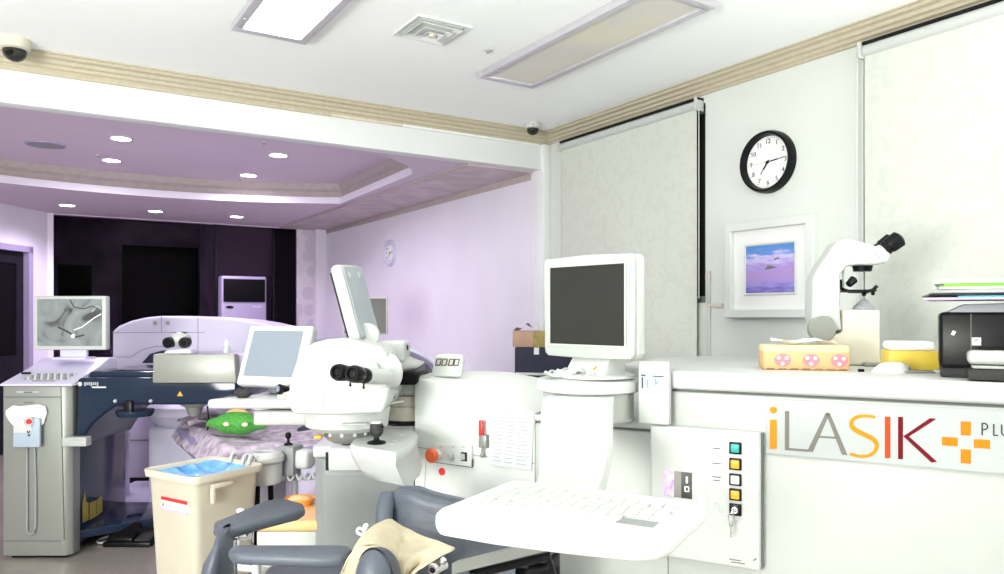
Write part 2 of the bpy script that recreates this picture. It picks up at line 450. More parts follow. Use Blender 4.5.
# rear room shell
structure('wall_rear_right', MB().bx(X2, X2 + .12, YP + .1, YE + .1, 0, 2.75, 'lilac_wall'))
mb = MB()
mb.bx(2.89, X2 + .1, YE, YE + .12, 0, 2.75, 'dots')
mb.bx(XL, 2.89, YE, YE + .12, 2.41, 2.75, 'lilac_ceiling')
structure('wall_rear', mb)
structure('trim_5', MB().bx(3.09, X2, YE - .12, YE, 0, ZS, 'lilac_wall', .004))
structure('trim_6', MB().bx(X2 - .012, X2, YP + .12, YE - .12, 2.36, 2.42, 'mauve_trim', .003))
structure('trim_7', MB().bx(.24, .30, YE - .03, YE + .05, 0, ZS, 'lilac_wall', .004))
# angled wall at the left with the doorway
A0 = Vector((.26, 9.27)); dA = Vector((-.593, -.805)); nA = Vector((dA.y, -dA.x))   # nA points away from the room? fixed below
if nA.dot(Vector((1, -1))) > 0: nA = -nA
def wallpiece(mb, k0, k1, z0, z1, m, d0=0, d1=.12):
    p = [A0 + dA * k0 + nA * d0, A0 + dA * k1 + nA * d0, A0 + dA * k1 + nA * d1, A0 + dA * k0 + nA * d1]
    mb.prism([(q.x, q.y) for q in p], 'z', z0, z1, m)
D0, D1 = .27, 1.22
mb = MB(); wallpiece(mb, 0, D0, 0, 2.75, 'lilac_wall'); wallpiece(mb, D0, D1, 2.03, 2.75, 'lilac_wall'); wallpiece(mb, D1, 5.3, 0, 2.75, 'lilac_wall')
structure('wall_rear_left', mb)
mb = MB(); wallpiece(mb, D0, D0 + .06, 0, 2.03, 'lilac_mid', -.02, .14); wallpiece(mb, D1 - .06, D1, 0, 2.03, 'lilac_mid', -.02, .14); wallpiece(mb, D0, D1, 1.98, 2.04, 'lilac_mid', -.02, .14)
wallpiece(mb, D0 + .06, D0 + .16, 0, 1.98, 'door_dark', .04, .08); wallpiece(mb, D1 - .16, D1 - .06, 0, 1.98, 'door_dark', .04, .08)
wallpiece(mb, D0 + .16, D1 - .16, 0, .95, 'door_dark', .04, .08); wallpiece(mb, D0 + .16, D1 - .16, 1.86, 1.98, 'door_dark', .04, .08)
wallpiece(mb, D0 + .16, D1 - .16, .95, 1.86, 'void', .055, .065)  # leaf and pane coloured near black, imitating the unlit interior beyond
structure('door_1', mb)
structure('floor_threshold', MB().bx(.3, 2.9, YE, YE + .1, 0, .02, 'lilac_mid'))
# glazed end wall and the dark room behind it
mb = MB(); mb.bx(.28, 2.89, YE + .03, YE + .045, .02, 2.41, 'glass')
structure('window_3', mb)
mb = MB()
mb.bx(1.93, 1.945, YE + .0, YE + .06, .02, 2.41, 'door_dark'); mb.bx(2.60, 2.615, YE + .0, YE + .06, .02, 2.41, 'door_dark')
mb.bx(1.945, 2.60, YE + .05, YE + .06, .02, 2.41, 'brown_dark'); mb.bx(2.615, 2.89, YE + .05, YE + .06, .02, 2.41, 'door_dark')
structure('trim_8', mb)
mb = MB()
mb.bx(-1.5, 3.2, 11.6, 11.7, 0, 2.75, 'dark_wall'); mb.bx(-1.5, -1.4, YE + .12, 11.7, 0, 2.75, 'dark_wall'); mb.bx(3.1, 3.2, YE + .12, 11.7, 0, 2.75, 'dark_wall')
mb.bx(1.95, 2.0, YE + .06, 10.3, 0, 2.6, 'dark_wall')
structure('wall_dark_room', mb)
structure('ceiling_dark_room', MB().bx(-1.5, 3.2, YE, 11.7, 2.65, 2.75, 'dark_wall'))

# rear ceiling: soffit with the bulging tray recess
def arc(p0, p1, p2, n=14):
    """circle-like arc through three points by quadratic"""
    out = []
    for k in range(n + 1):
        t = k / n
        c = Vector(p1) * 2 - (Vector(p0) + Vector(p2)) * .5
        out.append(Vector(p0) * (1 - t) ** 2 + c * 2 * t * (1 - t) + Vector(p2) * t * t)
    return out
tray = arc((2.60, 7.00), (.84, 7.50), (-.95, 7.0)) + arc((-.75, 5.0), (-.4, 4.85), (-.2, 4.69), 5) + arc((1.88, 4.69), (2.28, 4.90), (2.52, 5.25), 8)
cxm = Vector((.84, 6.0))
def off(pts, d): return [p + (p - cxm).normalized() * d for p in pts]
b = MB()
outer = []
BX0, BX1, BY0, BY1 = XL - .1, X2 + .1, YP + .1, YE + .12
for p in tray:   # project from the centre on the enclosing rectangle
    d = (p - cxm); ts = []
    if d.x > 0: ts.append((BX1 - cxm.x) / d.x)
    if d.x < 0: ts.append((BX0 - cxm.x) / d.x)
    if d.y > 0: ts.append((BY1 - cxm.y) / d.y)
    if d.y < 0: ts.append((BY0 - cxm.y) / d.y)
    outer.append(cxm + d * min(ts))
n = len(tray)
V_in = [b.bm.verts.new((p.x, p.y, ZS)) for p in tray]; V_out = [b.bm.verts.new((p.x, p.y, ZS)) for p in outer]
i_s = b.mi('lilac_ceiling')
cor = [Vector((BX1, BY1)), Vector((BX0, BY1)), Vector((BX0, BY0)), Vector((BX1, BY0))]
for i in range(n):
    j = (i + 1) % n
    f = [V_in[i], V_out[i]]
    for c in cor:   # insert the rectangle's corner where the fan turns it
        a, e = outer[i], outer[j]
        if (a - e).length > 1e-4 and abs(a.x - e.x) > 1e-4 and abs(a.y - e.y) > 1e-4 and ((abs(c.x - a.x) < 1e-4 and abs(c.y - e.y) < 1e-4) or (abs(c.y - a.y) < 1e-4 and abs(c.x - e.x) < 1e-4)):
            f.append(b.bm.verts.new((c.x, c.y, ZS)))
    f += [V_out[j], V_in[j]]
    b.bm.faces.new(f).material_index = i_s
structure('ceiling_rear_soffit', b, smooth=False)
def band(pts0, z0, pts1, z1, m):
    q = MB()
    q.grid([[Vector((p.x, p.y, z0)) for p in pts0], [Vector((p.x, p.y, z1)) for p in pts1]], m, close_u=True)
    return q
structure('trim_9', band(tray, ZS, off(tray, 0), ZS + .062, 'lilac_wall'), angle=25)
q = band(off(tray, 0), ZS + .062, off(tray, .04), ZS + .064, 'lilac_wall')
q.grid([[Vector((p.x, p.y, ZS + .064)) for p in off(tray, .04)], [Vector((p.x, p.y, ZS + .11)) for p in off(tray, .02)], [Vector((p.x, p.y, ZS + .135)) for p in off(tray, -.01)], [Vector((p.x, p.y, ZT)) for p in off(tray, -.02)]], 'mauve_trim', close_u=True)
structure('trim_10', q, angle=25)
q = MB(); q.bm.faces.new([q.bm.verts.new((p.x, p.y, ZT)) for p in off(tray, .1)]).material_index = q.mi('lilac_ceiling')
structure('ceiling_rear', q, smooth=False)
structure('ceiling_rear_void', MB().bx(XL - .2, X2 + .3, YP + .1, YE + .2, 2.76, 2.8, 'ceiling'))
# mauve boxed strip along the right wall
mb = MB(); mb.bx(2.66, X2, YP + .1, YE - .0, ZS - .012, ZS - .002, 'mauve_soffit'); mb.bx(2.655, 2.67, YP + .1, YE, ZS - .02, ZS, 'mauve_trim')
structure('trim_11', mb)

# ------------------------------------------------------------------ lamps and ceiling fittings
def panel_lamp(x, y0, y1, lit, label, wd=.35):
    t = thing('ceiling_light', label, 'ceiling light', loc=(x, (y0 + y1) / 2, ZC), group='long rectangular ceiling light panels')
    L = y1 - y0; h = .035; k = .05
    f = MB()
    f.bx(-wd / 2, wd / 2, -L / 2, -L / 2 + k, -h, 0, 'panel_frame', .004); f.bx(-wd / 2, wd / 2, L / 2 - k, L / 2, -h, 0, 'panel_frame', .004)
    f.bx(-wd / 2, -wd / 2 + k * .8, -L / 2 + k, L / 2 - k, -h, 0, 'panel_frame', .004); f.bx(wd / 2 - k * .8, wd / 2, -L / 2 + k, L / 2 - k, -h, 0, 'panel_frame', .004)
    f.obj('lamp_frame', t)
    MB().bx(-wd / 2 + k * .8, wd / 2 - k * .8, -L / 2 + k, L / 2 - k, -h + .012, -h + .02, 'lamp_on' if lit else 'lamp_off').obj('diffuser', t)
    for sx in (-1, 1):
        MB().lathe([(0, 0), (.006, 0), (.004, -.004), (0, -.005)], (sx * (wd / 2 - .02), L / 2 - .18, -h), 'chrome', 12).obj('screw', t)
    return t
panel_lamp(.985, 2.25, 3.585, True, 'lit white rectangular ceiling panel above the rear laser side', .345)
panel_lamp(2.30, 2.22, 3.585, False, 'switched-off beige rectangular ceiling panel nearest the right wall', .365)

def downlight(x, y, z, label, cone=172):
    t = thing('downlight', label, 'ceiling light', loc=(x, y, z), group='round recessed downlights of the rear room')
    MB().lathe([(.072, 0), (.082, 0), (.080, -.006), (.066, -.005)], (0, 0, 0), 'white', 28).obj('trim_ring', t)
    MB().lathe([(0, -.004), (.068, -.004), (.068, -.001), (0, -.001)], (0, 0, 0), 'down_on', 28).obj('lens', t)
    l = bpy.data.lights.new('downlight_bulb', 'SPOT'); l.energy = LAMP_BACK; l.color = BACK_TINT; l.spot_size = R(cone); l.spot_blend = .6; l.shadow_soft_size = .07
    lo = bpy.data.objects.new('bulb', l); COL.objects.link(lo); lo.parent = t; lo.location = (0, 0, -.03)
for x, y, lab in ((.61, 6.03, 'round downlight in the raised tray ceiling, the larger one nearest the beam at left'),
                  (.63, 6.93, 'round downlight in the raised tray ceiling, farther one at left'),
                  (1.72, 6.0, 'round downlight in the raised tray ceiling, nearer one at right'),
                  (1.74, 7.0, 'round downlight in the raised tray ceiling, farther one at right')): downlight(x, y, ZT, lab)
for x, lab in ((.39, 'small downlight over the glazed end wall, first from the left doorway'), (1.18, 'small downlight over the glazed end wall, middle one of three'), (1.99, 'small downlight over the glazed end wall, above the air conditioner')): downlight(x, 8.52, ZS, lab, 150)

# round ceiling speaker, hatch cover
t = thing('ceiling_speaker', 'dark round speaker grille in the lilac tray ceiling at far left', 'speaker', loc=(.16, 6.55, ZT))
MB().lathe([(0, -.006), (.12, -.006), (.125, 0), (0, 0)], (0, 0, 0), 'midgrey', 28).obj('grille', t)
MB().lathe([(.118, -.009), (.13, -.008), (.132, 0), (.118, 0)], (0, 0, 0), 'lilac_mid', 28).obj('rim', t)
def detector(x, y, z, label, r=.015):
    t = thing('smoke_detector', label, 'detector', loc=(x, y, z))
    MB().lathe([(0, 0), (r * 1.6, 0), (r * 1.5, -.004), (r, -.008), (0, -.008)], (0, 0, 0), 'white', 20).obj('base', t)
    MB().lathe([(0, -.008), (r * .7, -.008), (r * .6, -.018), (0, -.02)], (0, 0, 0), 'midgrey', 16).obj('sensor', t)
detector(1.98, 3.25, ZC, 'tiny round sprinkler sensor on the ceiling between vent and dark light panel')
detector(1.50, 5.60, ZT, 'tiny dark sensor in tray ceiling close behind the beam', .014)
detector(1.72, 7.22, ZT, 'tiny dark sensor below the farther right tray downlight', .014)
detector(.52, 6.75, ZT, 'tiny dark sensor in tray ceiling beside the left downlights', .012)
# ceiling air vent
t = thing('ceiling_vent', 'square white ceiling air diffuser with stepped louvres', 'vent', loc=(1.625, 3.17, ZC)); t.scale = (.84, .84, 1)
m = MB()
for k, (a, z) in enumerate(((.165, -.006), (.125, -.016), (.088, -.024), (.052, -.03))):
    b_ = a - .026
    m.grid([[Vector((sx * a, sy * a, z + (0 if k else .006))) for sx, sy in ((-1, -1), (1, -1), (1, 1), (-1, 1))],
            [Vector((sx * a, sy * a, z - .003)) for sx, sy in ((-1, -1), (1, -1), (1, 1), (-1, 1))],
            [Vector((sx * b_, sy * b_, z + .012 - (.01 if k == 0 else 0))) for sx, sy in ((-1, -1), (1, -1), (1, 1), (-1, 1))]], 'bright_white', close_u=True)
m.obj('louvres', t, smooth=False)
MB().bx(-.13, .13, -.13, .13, -.004, -.001, 'bright_white').obj('duct_plate', t)
MB().lathe([(0, -.034), (.02, -.034), (.024, -.02), (0, -.02)], (0, 0, 0), 'cream', 16).obj('centre_plug', t)
# dome cameras
def dome(x, y, s, label, red=False):
    t = thing('dome_camera', label, 'security camera', loc=(x, y, ZC))
    MB().lathe([(0, 0), (.068 * s, 0), (.070 * s, -.02 * s), (.066 * s, -.045 * s), (.054 * s, -.052 * s), (0, -.052 * s)], (0, 0, 0), 'cream' if not red else 'white', 32).obj('housing', t)
    MB().lathe([(.05 * s, -.05 * s), (.052 * s, -.058 * s), (.047 * s, -.08 * s), (.034 * s, -.096 * s), (.016 * s, -.105 * s), (0, -.107 * s)], (0, 0, 0), 'screen', 28).obj('smoked_dome', t)
    MB().cyl((-.012, -.04 * s, -.07 * s), (-.03, -.056 * s, -.085 * s), .012 * s, 'black').obj('lens', t)
    if red: MB().ball((-.03, -.064 * s, -.03 * s), (.008, .004, .006), 'orange_red').obj('status_light', t)
dome(-.02, 4.36, 1.0, 'white dome camera at the left end of the ceiling by the moulding')
dome(3.0, 4.33, .80, 'small white dome camera with red light near the corner of the ceiling', True)

# ------------------------------------------------------------------ right wall: blinds, clock, picture
def blind(y0, y1, zt, zb, label, chain_far):
    t = thing('roller_blind', label, 'blind', loc=(XR - .05, (y0 + y1) / 2, zt), group=None)
    L = (y1 - y0) / 2
    # cloth hangs from the roller with a very slight wave
    rows = []
    for i in range(13):
        z = -.05 - (zt - zb - .07) * i / 12
        rows.append([Vector((.010 + .004 * math.sin(k * .9 + i * .3) * (i / 12), -L + 2 * L * k / 20, z)) for k in range(21)])
    rows2 = [[p + Vector((.0015, 0, 0)) for p in r] for r in rows]
    MB().grid(rows, 'blind').grid(rows2, 'blind').obj('blind_fabric', t)
    m = MB(); m.bx(-.006, .045, -L - .02, L + .02, -.002, .010, 'black'); m.obj('head_rail', t)
    MB().cyl((.015, -L, -.028), (.015, L, -.028), .027, 'white').obj('roller_tube', t)
    for sy in (-1, 1):
        m = MB(); m.bx(-.02, .048, sy * (L + .012) - .008, sy * (L + .012) + .008, -.062, .012, 'white', .004)
        m.cyl((.013, sy * (L + .012) - .012, -.028), (.013, sy * (L + .012) + .012, -.028), .02, 'chrome'); m.obj('bracket', t)
    MB().bx(.0, .02, -L, L, -(zt - zb) - .012, -(zt - zb) + .012, 'white', .004).obj('bottom_bar', t)
    yc = L + .03 if chain_far else -L - .03
    pts = [(-.004, yc, -.03 - .1 * k) for k in range(int((zt - zb - .3) / .1))]
    MB().tube(pts, .003, 'white', 6).obj('pull_chain', t)
    return t
blind(3.065, 4.345, 2.575, .98, 'patterned off-white roller blind nearest the room corner', False)
blind(.60, 2.045, 2.585, .98, 'patterned off-white roller blind right of the wall clock', True)

FW = lambda y, z: (XR, y, z)
def wall_thing(name, label, cat, y, z, x=XR):
    # local x = out of the wall is -X ; local frame: x along -Y (to the picture's right), y into the wall
    return thing(name, label, cat, loc=(x, y, z), rz=-90)
def clock(t, r, rim, face, depth=.045, numerals=True, hands=(7.25,)):
    MB().lathe([(r, 0), (r, depth * .6), (r * .96, depth), (r * .88, depth * .95), (r * .83, depth * .5), (r * .83, 0)], (0, 0, 0), rim, 48, axis=(0, -1, 0)).obj('rim', t)
    MB().lathe([(0, depth * .3), (r * .85, depth * .3), (r * .85, 0), (0, 0)], (0, 0, 0), face, 48, axis=(0, -1, 0)).obj('dial', t)
    d = -depth * .3
    if numerals:
        for h in range(1, 13):
            a = R(90 - 30 * h); rr = r * .66
            text_part(str(h), r * .21, (rr * math.cos(a), d - .001, rr * math.sin(a)), 'black_ink', t, 'numeral')
    m = MB()
    for k in range(60):
        a = R(6 * k); l = .03 if k % 5 else .05
        m.strokes([(r * .80 * math.cos(a), r * .80 * math.sin(a)), (r * (.80 - l) * math.cos(a), r * (.80 - l) * math.sin(a))], r * .008 if k % 5 else r * .018, d - .001, d, 'black_ink')
    m.obj('minute_marks', t)
    def hand(deg, l, wd, mname):
        a = R(90 - deg)
        MB().strokes([(-.15 * l * math.cos(a), -.15 * l * math.sin(a)), (l * .6 * math.cos(a), l * .6 * math.sin(a))], wd, d - .004, d - .003, 'black').strokes([(l * .55 * math.cos(a), l * .55 * math.sin(a)), (l * math.cos(a), l * math.sin(a))], wd * .55, d - .004, d - .003, 'black').obj(mname, t)
    hand(218, r * .45, r * .055, 'hour_hand'); hand(84, r * .62, r * .04, 'minute_hand')
    MB().strokes([(r * .1, .0), (-r * .55, -r * .01)], r * .012, d - .006, d - .005, 'seam').obj('second_hand', t)
    MB().cyl((0, d, 0), (0, d - .008, 0), r * .045, 'black').obj('hub', t)
t = wall_thing('wall_clock', 'round wall clock with thick black rim beside the right blind', 'clock', 2.595, 2.145)
clock(t, .162, 'black', 'paper', .05)
t = wall_thing('wall_clock', 'small round pale clock on the lilac wall of the rear room', 'clock', 7.22, 1.99, X2)
clock(t, .135, 'lilac_shell', 'paper', .035)
t = wall_thing('framed_picture', 'white framed painting of purple and blue sky below the clock', 'picture', 2.585, 1.59)
w2, h2 = .275, .255
m = MB()
def rim(mb, hw, hh, k, y0, y1, mm):
    P = lambda a, b, y: [Vector((sx * a, y, sz * b)) for sx, sz in ((-1, -1), (1, -1), (1, 1), (-1, 1))]
    mb.grid([P(hw, hh, y1), P(hw, hh, y0 + .004), P(hw - .004, hh - .004, y0), P(hw - k + .004, hh - k + .004, y0), P(hw - k, hh - k, y0 + .004), P(hw - k, hh - k, y1)], mm, close_u=True)
rim(m, w2, h2, .045, -.045, 0, 'bright_white')
m.obj('frame', t)
MB().bx(-w2 + .03, w2 - .03, -.015, -.002, -h2 + .03, h2 - .03, 'paper').obj('mount_board', t)
m = MB(); iw, ih = .150, .124
rim(m, iw + .014, ih + .014, .014, -.021, -.014, 'bright_white')
m.obj('inner_bevel', t)
t_p = MB().bx(-iw, iw, -.018, -.015, -ih, ih, 'painting').obj('painting', t)
m = MB()
m.prism([(-.03, -.005), (.02, .0), (.05, .006), (.02, .012), (-.01, .018), (-.02, .006)], 'y', -.0186, -.018, 'sign_grey'); m.strokes([(.03, .045), (.05, .052), (.062, .05)], .005, -.0186, -.018, 'sign_maroon')
m.strokes([(-.10, .075), (-.09, .08)], .004, -.0186, -.018, 'paper')
m.obj('birds', t_p)
# fine trunking and tape strips at the edge of the left blind
t = wall_thing('wall_conduit', 'thin white cable conduit with tape, right of the left blind', 'conduit', 3.005, 1.2)
MB().bx(-.012, .012, -.012, 0, -.9, .22, 'white', .003).obj('conduit', t)
m = MB(); m.bx(-.015, .10, -.014, -.001, .195, .215, 'cream'); m.obj('tape', t); m = MB(); m.bx(-.02, .02, -.014, -.0125, .36, .372, 'cream'); m.obj('tape', t)
m = MB(); m.bx(-.012, .012, -.012, 0, .21, .40, 'white', .003); m.obj('conduit_top', t)

# ------------------------------------------------------------------ the big white laser console
C = Fr(RF(766, 2.30)[0], 2.30, -29.3)
con = thing('laser_console', 'long white excimer laser console with lettered side and curved hood', 'medical laser', C)
def cx(px, y=0): return C.hit(px, 400, y)[0]
def cz(px, py, y=0): return C.hit(px, py, y)[1]
xL, xM, xR_ = cx(415), cx(535), cx(668)
XE = 1.0; DB = .92
zg = (cz(740, 393) + cz(1000, 406)) / 2                      # seam under the worktop
print('console', xL, xM, xR_, zg)
# right cabinet
MB().bx(xR_, XE, 0, DB, .06, zg - .004, 'white2', .006).obj('cabinet', con)
MB().bx(xR_ + .01, XE - .02, .012, DB - .02, zg - .012, zg + .006, 'line').obj('worktop_gap', con)
bl = C.loc(*RF(655, 3.16)); top = MB(); top.prism([(xR_ - .002, -.016), (XE + .02, -.016), (XE + .02, DB + .01), (bl[0] + .1, DB + .01), bl, (bl[0], .22), (xR_ - .002, .13)], 'z', zg + .004, zg + .062, 'white', .012, 3); top.obj('worktop', con)
ZW = zg + .062
MB().bx(xL + .03, XE - .03, .05, DB - .05, 0, .07, 'midgrey').obj('plinth', con)
# middle lower deck under the turret
zd = (cz(607, 427) + cz(667, 431)) / 2
MB().bx(xM, xR_, 0, DB, .06, zd - .006, 'white2', .006).obj('middle_cabinet', con)
MB().bx(xM, xR_, .008, DB - .02, zd - .008, zd + .004, 'line').obj('deck_gap', con)
MB().bx(xM, xR_, -.008, DB, zd + .002, zd + .025, 'white', .008).obj('deck', con)
zd2 = zd + .025
# left tower with curved hood
ftop = [(415, 378.5), (428, 380), (441, 385), (452, 392), (463, 399), (477, 405), (491, 409.5), (512, 412), (535, 413)]
bt = [(415, 377.5), (440, 374.5), (463, 373), (491, 374), (505, 376.5), (519, 380), (536, 389), (556, 403)]
def itp(tab, x):
    for (a, b), (c, d) in zip(tab, tab[1:]):
        if x <= c: return b + (d - b) * (x - a) / (c - a)
    return tab[-1][1]
FT = [C.hit(px, py, 0) for px, py in ftop]; BT = [C.hit(px, py, .26) for px, py in bt]
xs = [xL + (xM - xL) * k / 16 for k in range(17)]
rows = []
for x in xs:
    zf = itp(FT, x); zb = itp(BT, max(BT[0][0], x))
    zb = max(zb, zf + .004)
    rows.append([Vector((x, 0, .10)), Vector((x, 0, zf - .02)), Vector((x, .004, zf - .005)), Vector((x, .02, zf + (zb - zf) * .12)), Vector((x, .09, zf + (zb - zf) * .55)), Vector((x, .18, zf + (zb - zf) * .9)),
                 Vector((x, .26, zb)), Vector((x, .40, zb)), Vector((x, .52, zb - .02)), Vector((x, .60, zb - .12)), Vector((x, .62, .10))])
MB().grid(rows, 'bright_white', caps=True).obj('hood_tower', con, angle=32)
m = MB()   # seams on the tower face
p0, p1, p2 = C.hit(416, 447), C.hit(432, 449), C.hit(534, 463.5)
m.strokes([p0, C.hit(534.5, 463.5)], .004, -.0012, .004, 'seam'); m.strokes([C.hit(427, 448), C.hit(424, 500), ], .003, -.0012, .004, 'seam'); m.strokes([(xM, zd - .3), (xM, itp(FT, xM) - .01)], .004, -.0014, .004, 'seam')
m.obj('panel_seam', con)
# control plate with emergency stop, key switch and rocker
pl = MB(); q = [C.hit(px, py) for px, py in ((434, 443), (473, 445), (473.5, 467), (436, 462))]
pl.prism(q, 'y', -.012, .002, 'bright_white', .003)
pl.strokes([(q[3][0] + .004, q[3][1] + .001), (q[2][0], q[2][1] + .001), (q[2][0] + .001, q[2][1] + .03)], .003, -.013, -.004, 'line')
plate = pl.obj('control_plate', con)
ex, ez = C.hit(434, 453.5)
m = MB(); m.cyl((ex + .022, -.012, ez), (ex + .022, -.03, ez), .022, 'ltgrey', .017); m.obj('button_collar', plate)
m = MB(); m.lathe([(0, 0), (.020, 0), (.0265, .006), (.027, .016), (.020, .024), (0, .027)], (ex + .018, -.03, ez), 'orange_red', 28, axis=(0, -1, 0)); m.obj('emergency_button', plate)
kx, kz = C.hit(454, 455); MB().cyl((kx, -.012, kz), (kx, -.034, kz), .013, 'white', bev=.003).cyl((kx + .0, -.012, kz), (kx, -.016, kz), .018, 'ltgrey').obj('selector_knob', plate)
rx, rz_ = C.hit(466, 456); MB().bx(rx - .012, rx + .012, -.016, -.011, rz_ - .016, rz_ + .016, 'black').bx(rx - .012, rx + .006, -.02, -.012, rz_ - .011, rz_ + .011, 'white').obj('rocker_switch', plate)
m = MB()
for px in (442, 455, 465): a, b = C.hit(px, 446.5); m.bx(a - .008, a + .008, -.0128, -.012, b - .0015, b + .0015, 'ink')
m.obj('plate_marking', plate)
rx, rz_ = C.hit(442.3, 471.5); MB().lathe([(0, 0), (.0145, 0), (.0145, .003), (0, .005)], (rx, -.0005, rz_), 'red', 24, axis=(0, -1, 0)).obj('red_seal', con)
# label block and pillar at the joint
m = MB(); a0 = C.hit(638, 400, -.05)[0]; a1 = C.hit(669, 400, -.05)[0]; zt_ = cz(652, 361, -.05)
m.bx(a0, a1, -.05, -.022, zd2 + .001, zt_, 'white', .006); pb = m.obj('riser_block', con)
a = C.hit(641, 374, -.052); b = C.hit(665, 391, -.052)
m = MB(); m.bx(a[0], b[0], -.053, -.05, b[1], a[1], 'sticker'); st = m.obj('warning_label', pb)
m = MB()
wv = b[0] - a[0]; hv = a[1] - b[1]
for k, (u0, u1, v0, v1, mm) in enumerate(((.0, .2, .88, .98, 'black_ink'), (.5, .95, .86, .93, 'black_ink'), (.03, .10, .1, .8, 'black_ink'), (.18, .20, .3, .8, 'sign_grey'), (.26, .29, .15, .7, 'sign_grey'), (.36, .38, .1, .6, 'ink'), (.6, .63, .35, .75, 'sign_grey'), (.66, .70, .4, .6, 'sign_grey'), (.62, .72, .12, .22, 'ink'))):
    m.bx(a[0] + wv * u0, a[0] + wv * u1, -.0536, -.053, b[1] + hv * v0, b[1] + hv * v1, mm)
m.obj('label_print', st)
# key panel
m = MB(); K = [C.hit(668, 426.5, -.045), C.hit(760, 433, -.045), C.hit(759, 572.5, -.045), C.hit(680, 559, -.045)]
kx0, kx1, kz1, kz0 = K[0][0], K[1][0], (K[0][1] + K[1][1]) / 2, (K[2][1] + K[3][1]) / 2
m.bx(kx0 - .06, kx1, -.045, 0, kz0, kz1, 'white', .010, 3); kp = m.obj('key_panel', con)
MB().bx(kx1 - .002, kx1 + .0025, -.030, .001, kz0 + .004, kz1 - .004, 'line').obj('panel_edge', kp)
def kq(px, py, y=-.046): return C.hit(px, py, y)
a, b = kq(706, 438), kq(743, 521)
m = MB(); m.strokes([(a[0], b[1]), (a[0], a[1]), (b[0], a[1]), (b[0], b[1]), (a[0], b[1])], .002, -.0465, -.045, 'ltgrey'); m.obj('inlay_frame', kp)
for k, (py, mm) in enumerate(((448, 'teal'), (464, 'amber'), (479.5, 'white_btn'), (494.5, 'amber'))):
    c = kq(735.5, py); m = MB()
    m.bx(c[0] - .018, c[0] + .018, -.052, -.045, c[1] - .018, c[1] + .018, 'black', .002); bo = m.obj('push_button', kp)
    MB().bx(c[0] - .0125, c[0] + .0125, -.057, -.05, c[1] - .0125, c[1] + .0125, mm, .002).obj('button_cap', bo)
c = kq(735.5, 509.5)
m = MB(); m.bx(c[0] - .018, c[0] + .018, -.052, -.045, c[1] - .018, c[1] + .018, 'black', .002); lk = m.obj('key_switch', kp)
m = MB(); m.lathe([(0, 0), (.011, 0), (.010, .006), (0, .007)], (c[0], -.052, c[1]), 'chrome', 20, axis=(0, -1, 0)); m.bx(c[0] - .006, c[0] + .006, -.085, -.058, c[1] - .002, c[1] + .002, 'chrome'); m.lathe([(0, 0), (.011, 0), (.011, .003), (0, .003)], (c[0] - .0, -.082, c[1]), 'chrome', 20, axis=(1, 0, 0)); m.obj('lock_barrel', lk)
key = MB(); pts = [(c[0] - .006 + .009 * math.cos(R(g)), -.075, c[1] - .018 + .012 * math.sin(R(g))) for g in range(0, 360, 24)]
key.tube(pts, .0013, 'chrome', 6, closed=True)
key.bx(c[0] - .013, c[0] - .001, -.0765, -.0745, c[1] - .045, c[1] - .028, 'silver', .0008); key.bx(c[0] - .0095, c[0] - .0045, -.0765, -.0745, c[1] - .078, c[1] - .044, 'silver'); key.bx(c[0] - .0045, c[0] - .002, -.0765, -.0745, c[1] - .066, c[1] - .060, 'silver')
key.obj('key', lk)
m = MB()
for py, wv in ((448.5, .022), (463.5, .026), (477, .026), (480.5, .020)):
    q = kq(716.5, py); m.bx(q[0] - wv / 2, q[0] + wv / 2, -.0456, -.045, q[1] - .0018, q[1] + .0018, 'sign_grey')
for px, py in ((717, 505), (721, 510)):
    q = kq(px, py); m.lathe([(.0055, 0), (.007, 0), (.007, .0006), (.0055, .0006)], (q[0], -.045, q[1]), 'seam', 18, axis=(0, -1, 0))
for px, py, wv in ((735, 560, .035), (738, 563, .04)):
    q = kq(px, py); m.bx(q[0] - wv / 2, q[0] + wv / 2, -.0456, -.045, q[1] - .0018, q[1] + .0018, 'sign_grey')
m.obj('panel_print', kp)
q = kq(756, 558, -.03); MB().box((q[0], -.046, q[1]), (.012, .003, .004), 'line', rot=Matrix.Rotation(R(-40), 4, 'Y')).obj('slot', kp)
# sign board with lettering
def sg(x, y): return C.hit(740 + x / 3.803, 380 + y / 3.803, -.004)
m = MB(); xs0 = sg(98, 80)[0]; zb0 = (sg(100, 280)[1] + sg(1004, 357)[1]) / 2; zt0 = zg - .012
m.bx(xs0, XE - .03, -.004, .0, zb0, zt0, 'sign_board', .001, 1); sb = m.obj('sign_board', con)
MB().bx(xs0, XE - .03, -.0045, -.003, zb0 - .003, zb0, 'seam').obj('lower_edge', sb)
yS = (-.0055, -.004)
def letter(name, polys, mm, st=()):
    m = MB()
    for p in polys: m.prism([sg(*q) for q in p], 'y', yS[0], yS[1], mm)
    for pts, wd in st: m.strokes([sg(*q) for q in pts], wd, yS[0], yS[1], mm)
    m.obj(name, sb, smooth=False)
cc = sg(127, 114)
m = MB(); m.lathe([(0, 0), (.0105, 0), (.0105, .0015), (0, .0015)], (cc[0], -.004, cc[1]), 'sign_amber', 28, axis=(0, -1, 0)); m.prism([sg(*q) for q in ((114, 151), (140, 151), (140, 262), (114, 262))], 'y', yS[0], yS[1], 'sign_amber'); m.obj('letter_i', sb, smooth=False)
letter('letter_l', [[(171, 118), (187, 118), (187, 258), (262, 264), (258, 273), (171, 266)]], 'sign_grey')
letter('letter_a', [[(255, 272), (277, 273), (341, 128), (326, 125)], [(326, 125), (341, 125), (409, 286), (388, 284)], [(300, 212), (368, 216), (372, 224), (296, 219)]], 'sign_grey')
m = MB()
spts = [Vector((x, y, 0)) for x, y in ((515, 142), (490, 137), (457, 138), (432, 148), (423, 166), (434, 186), (470, 206), (505, 224), (520, 246), (512, 272), (486, 288), (452, 290), (418, 280))]
sp = catmull([spts, spts], 6)[0]
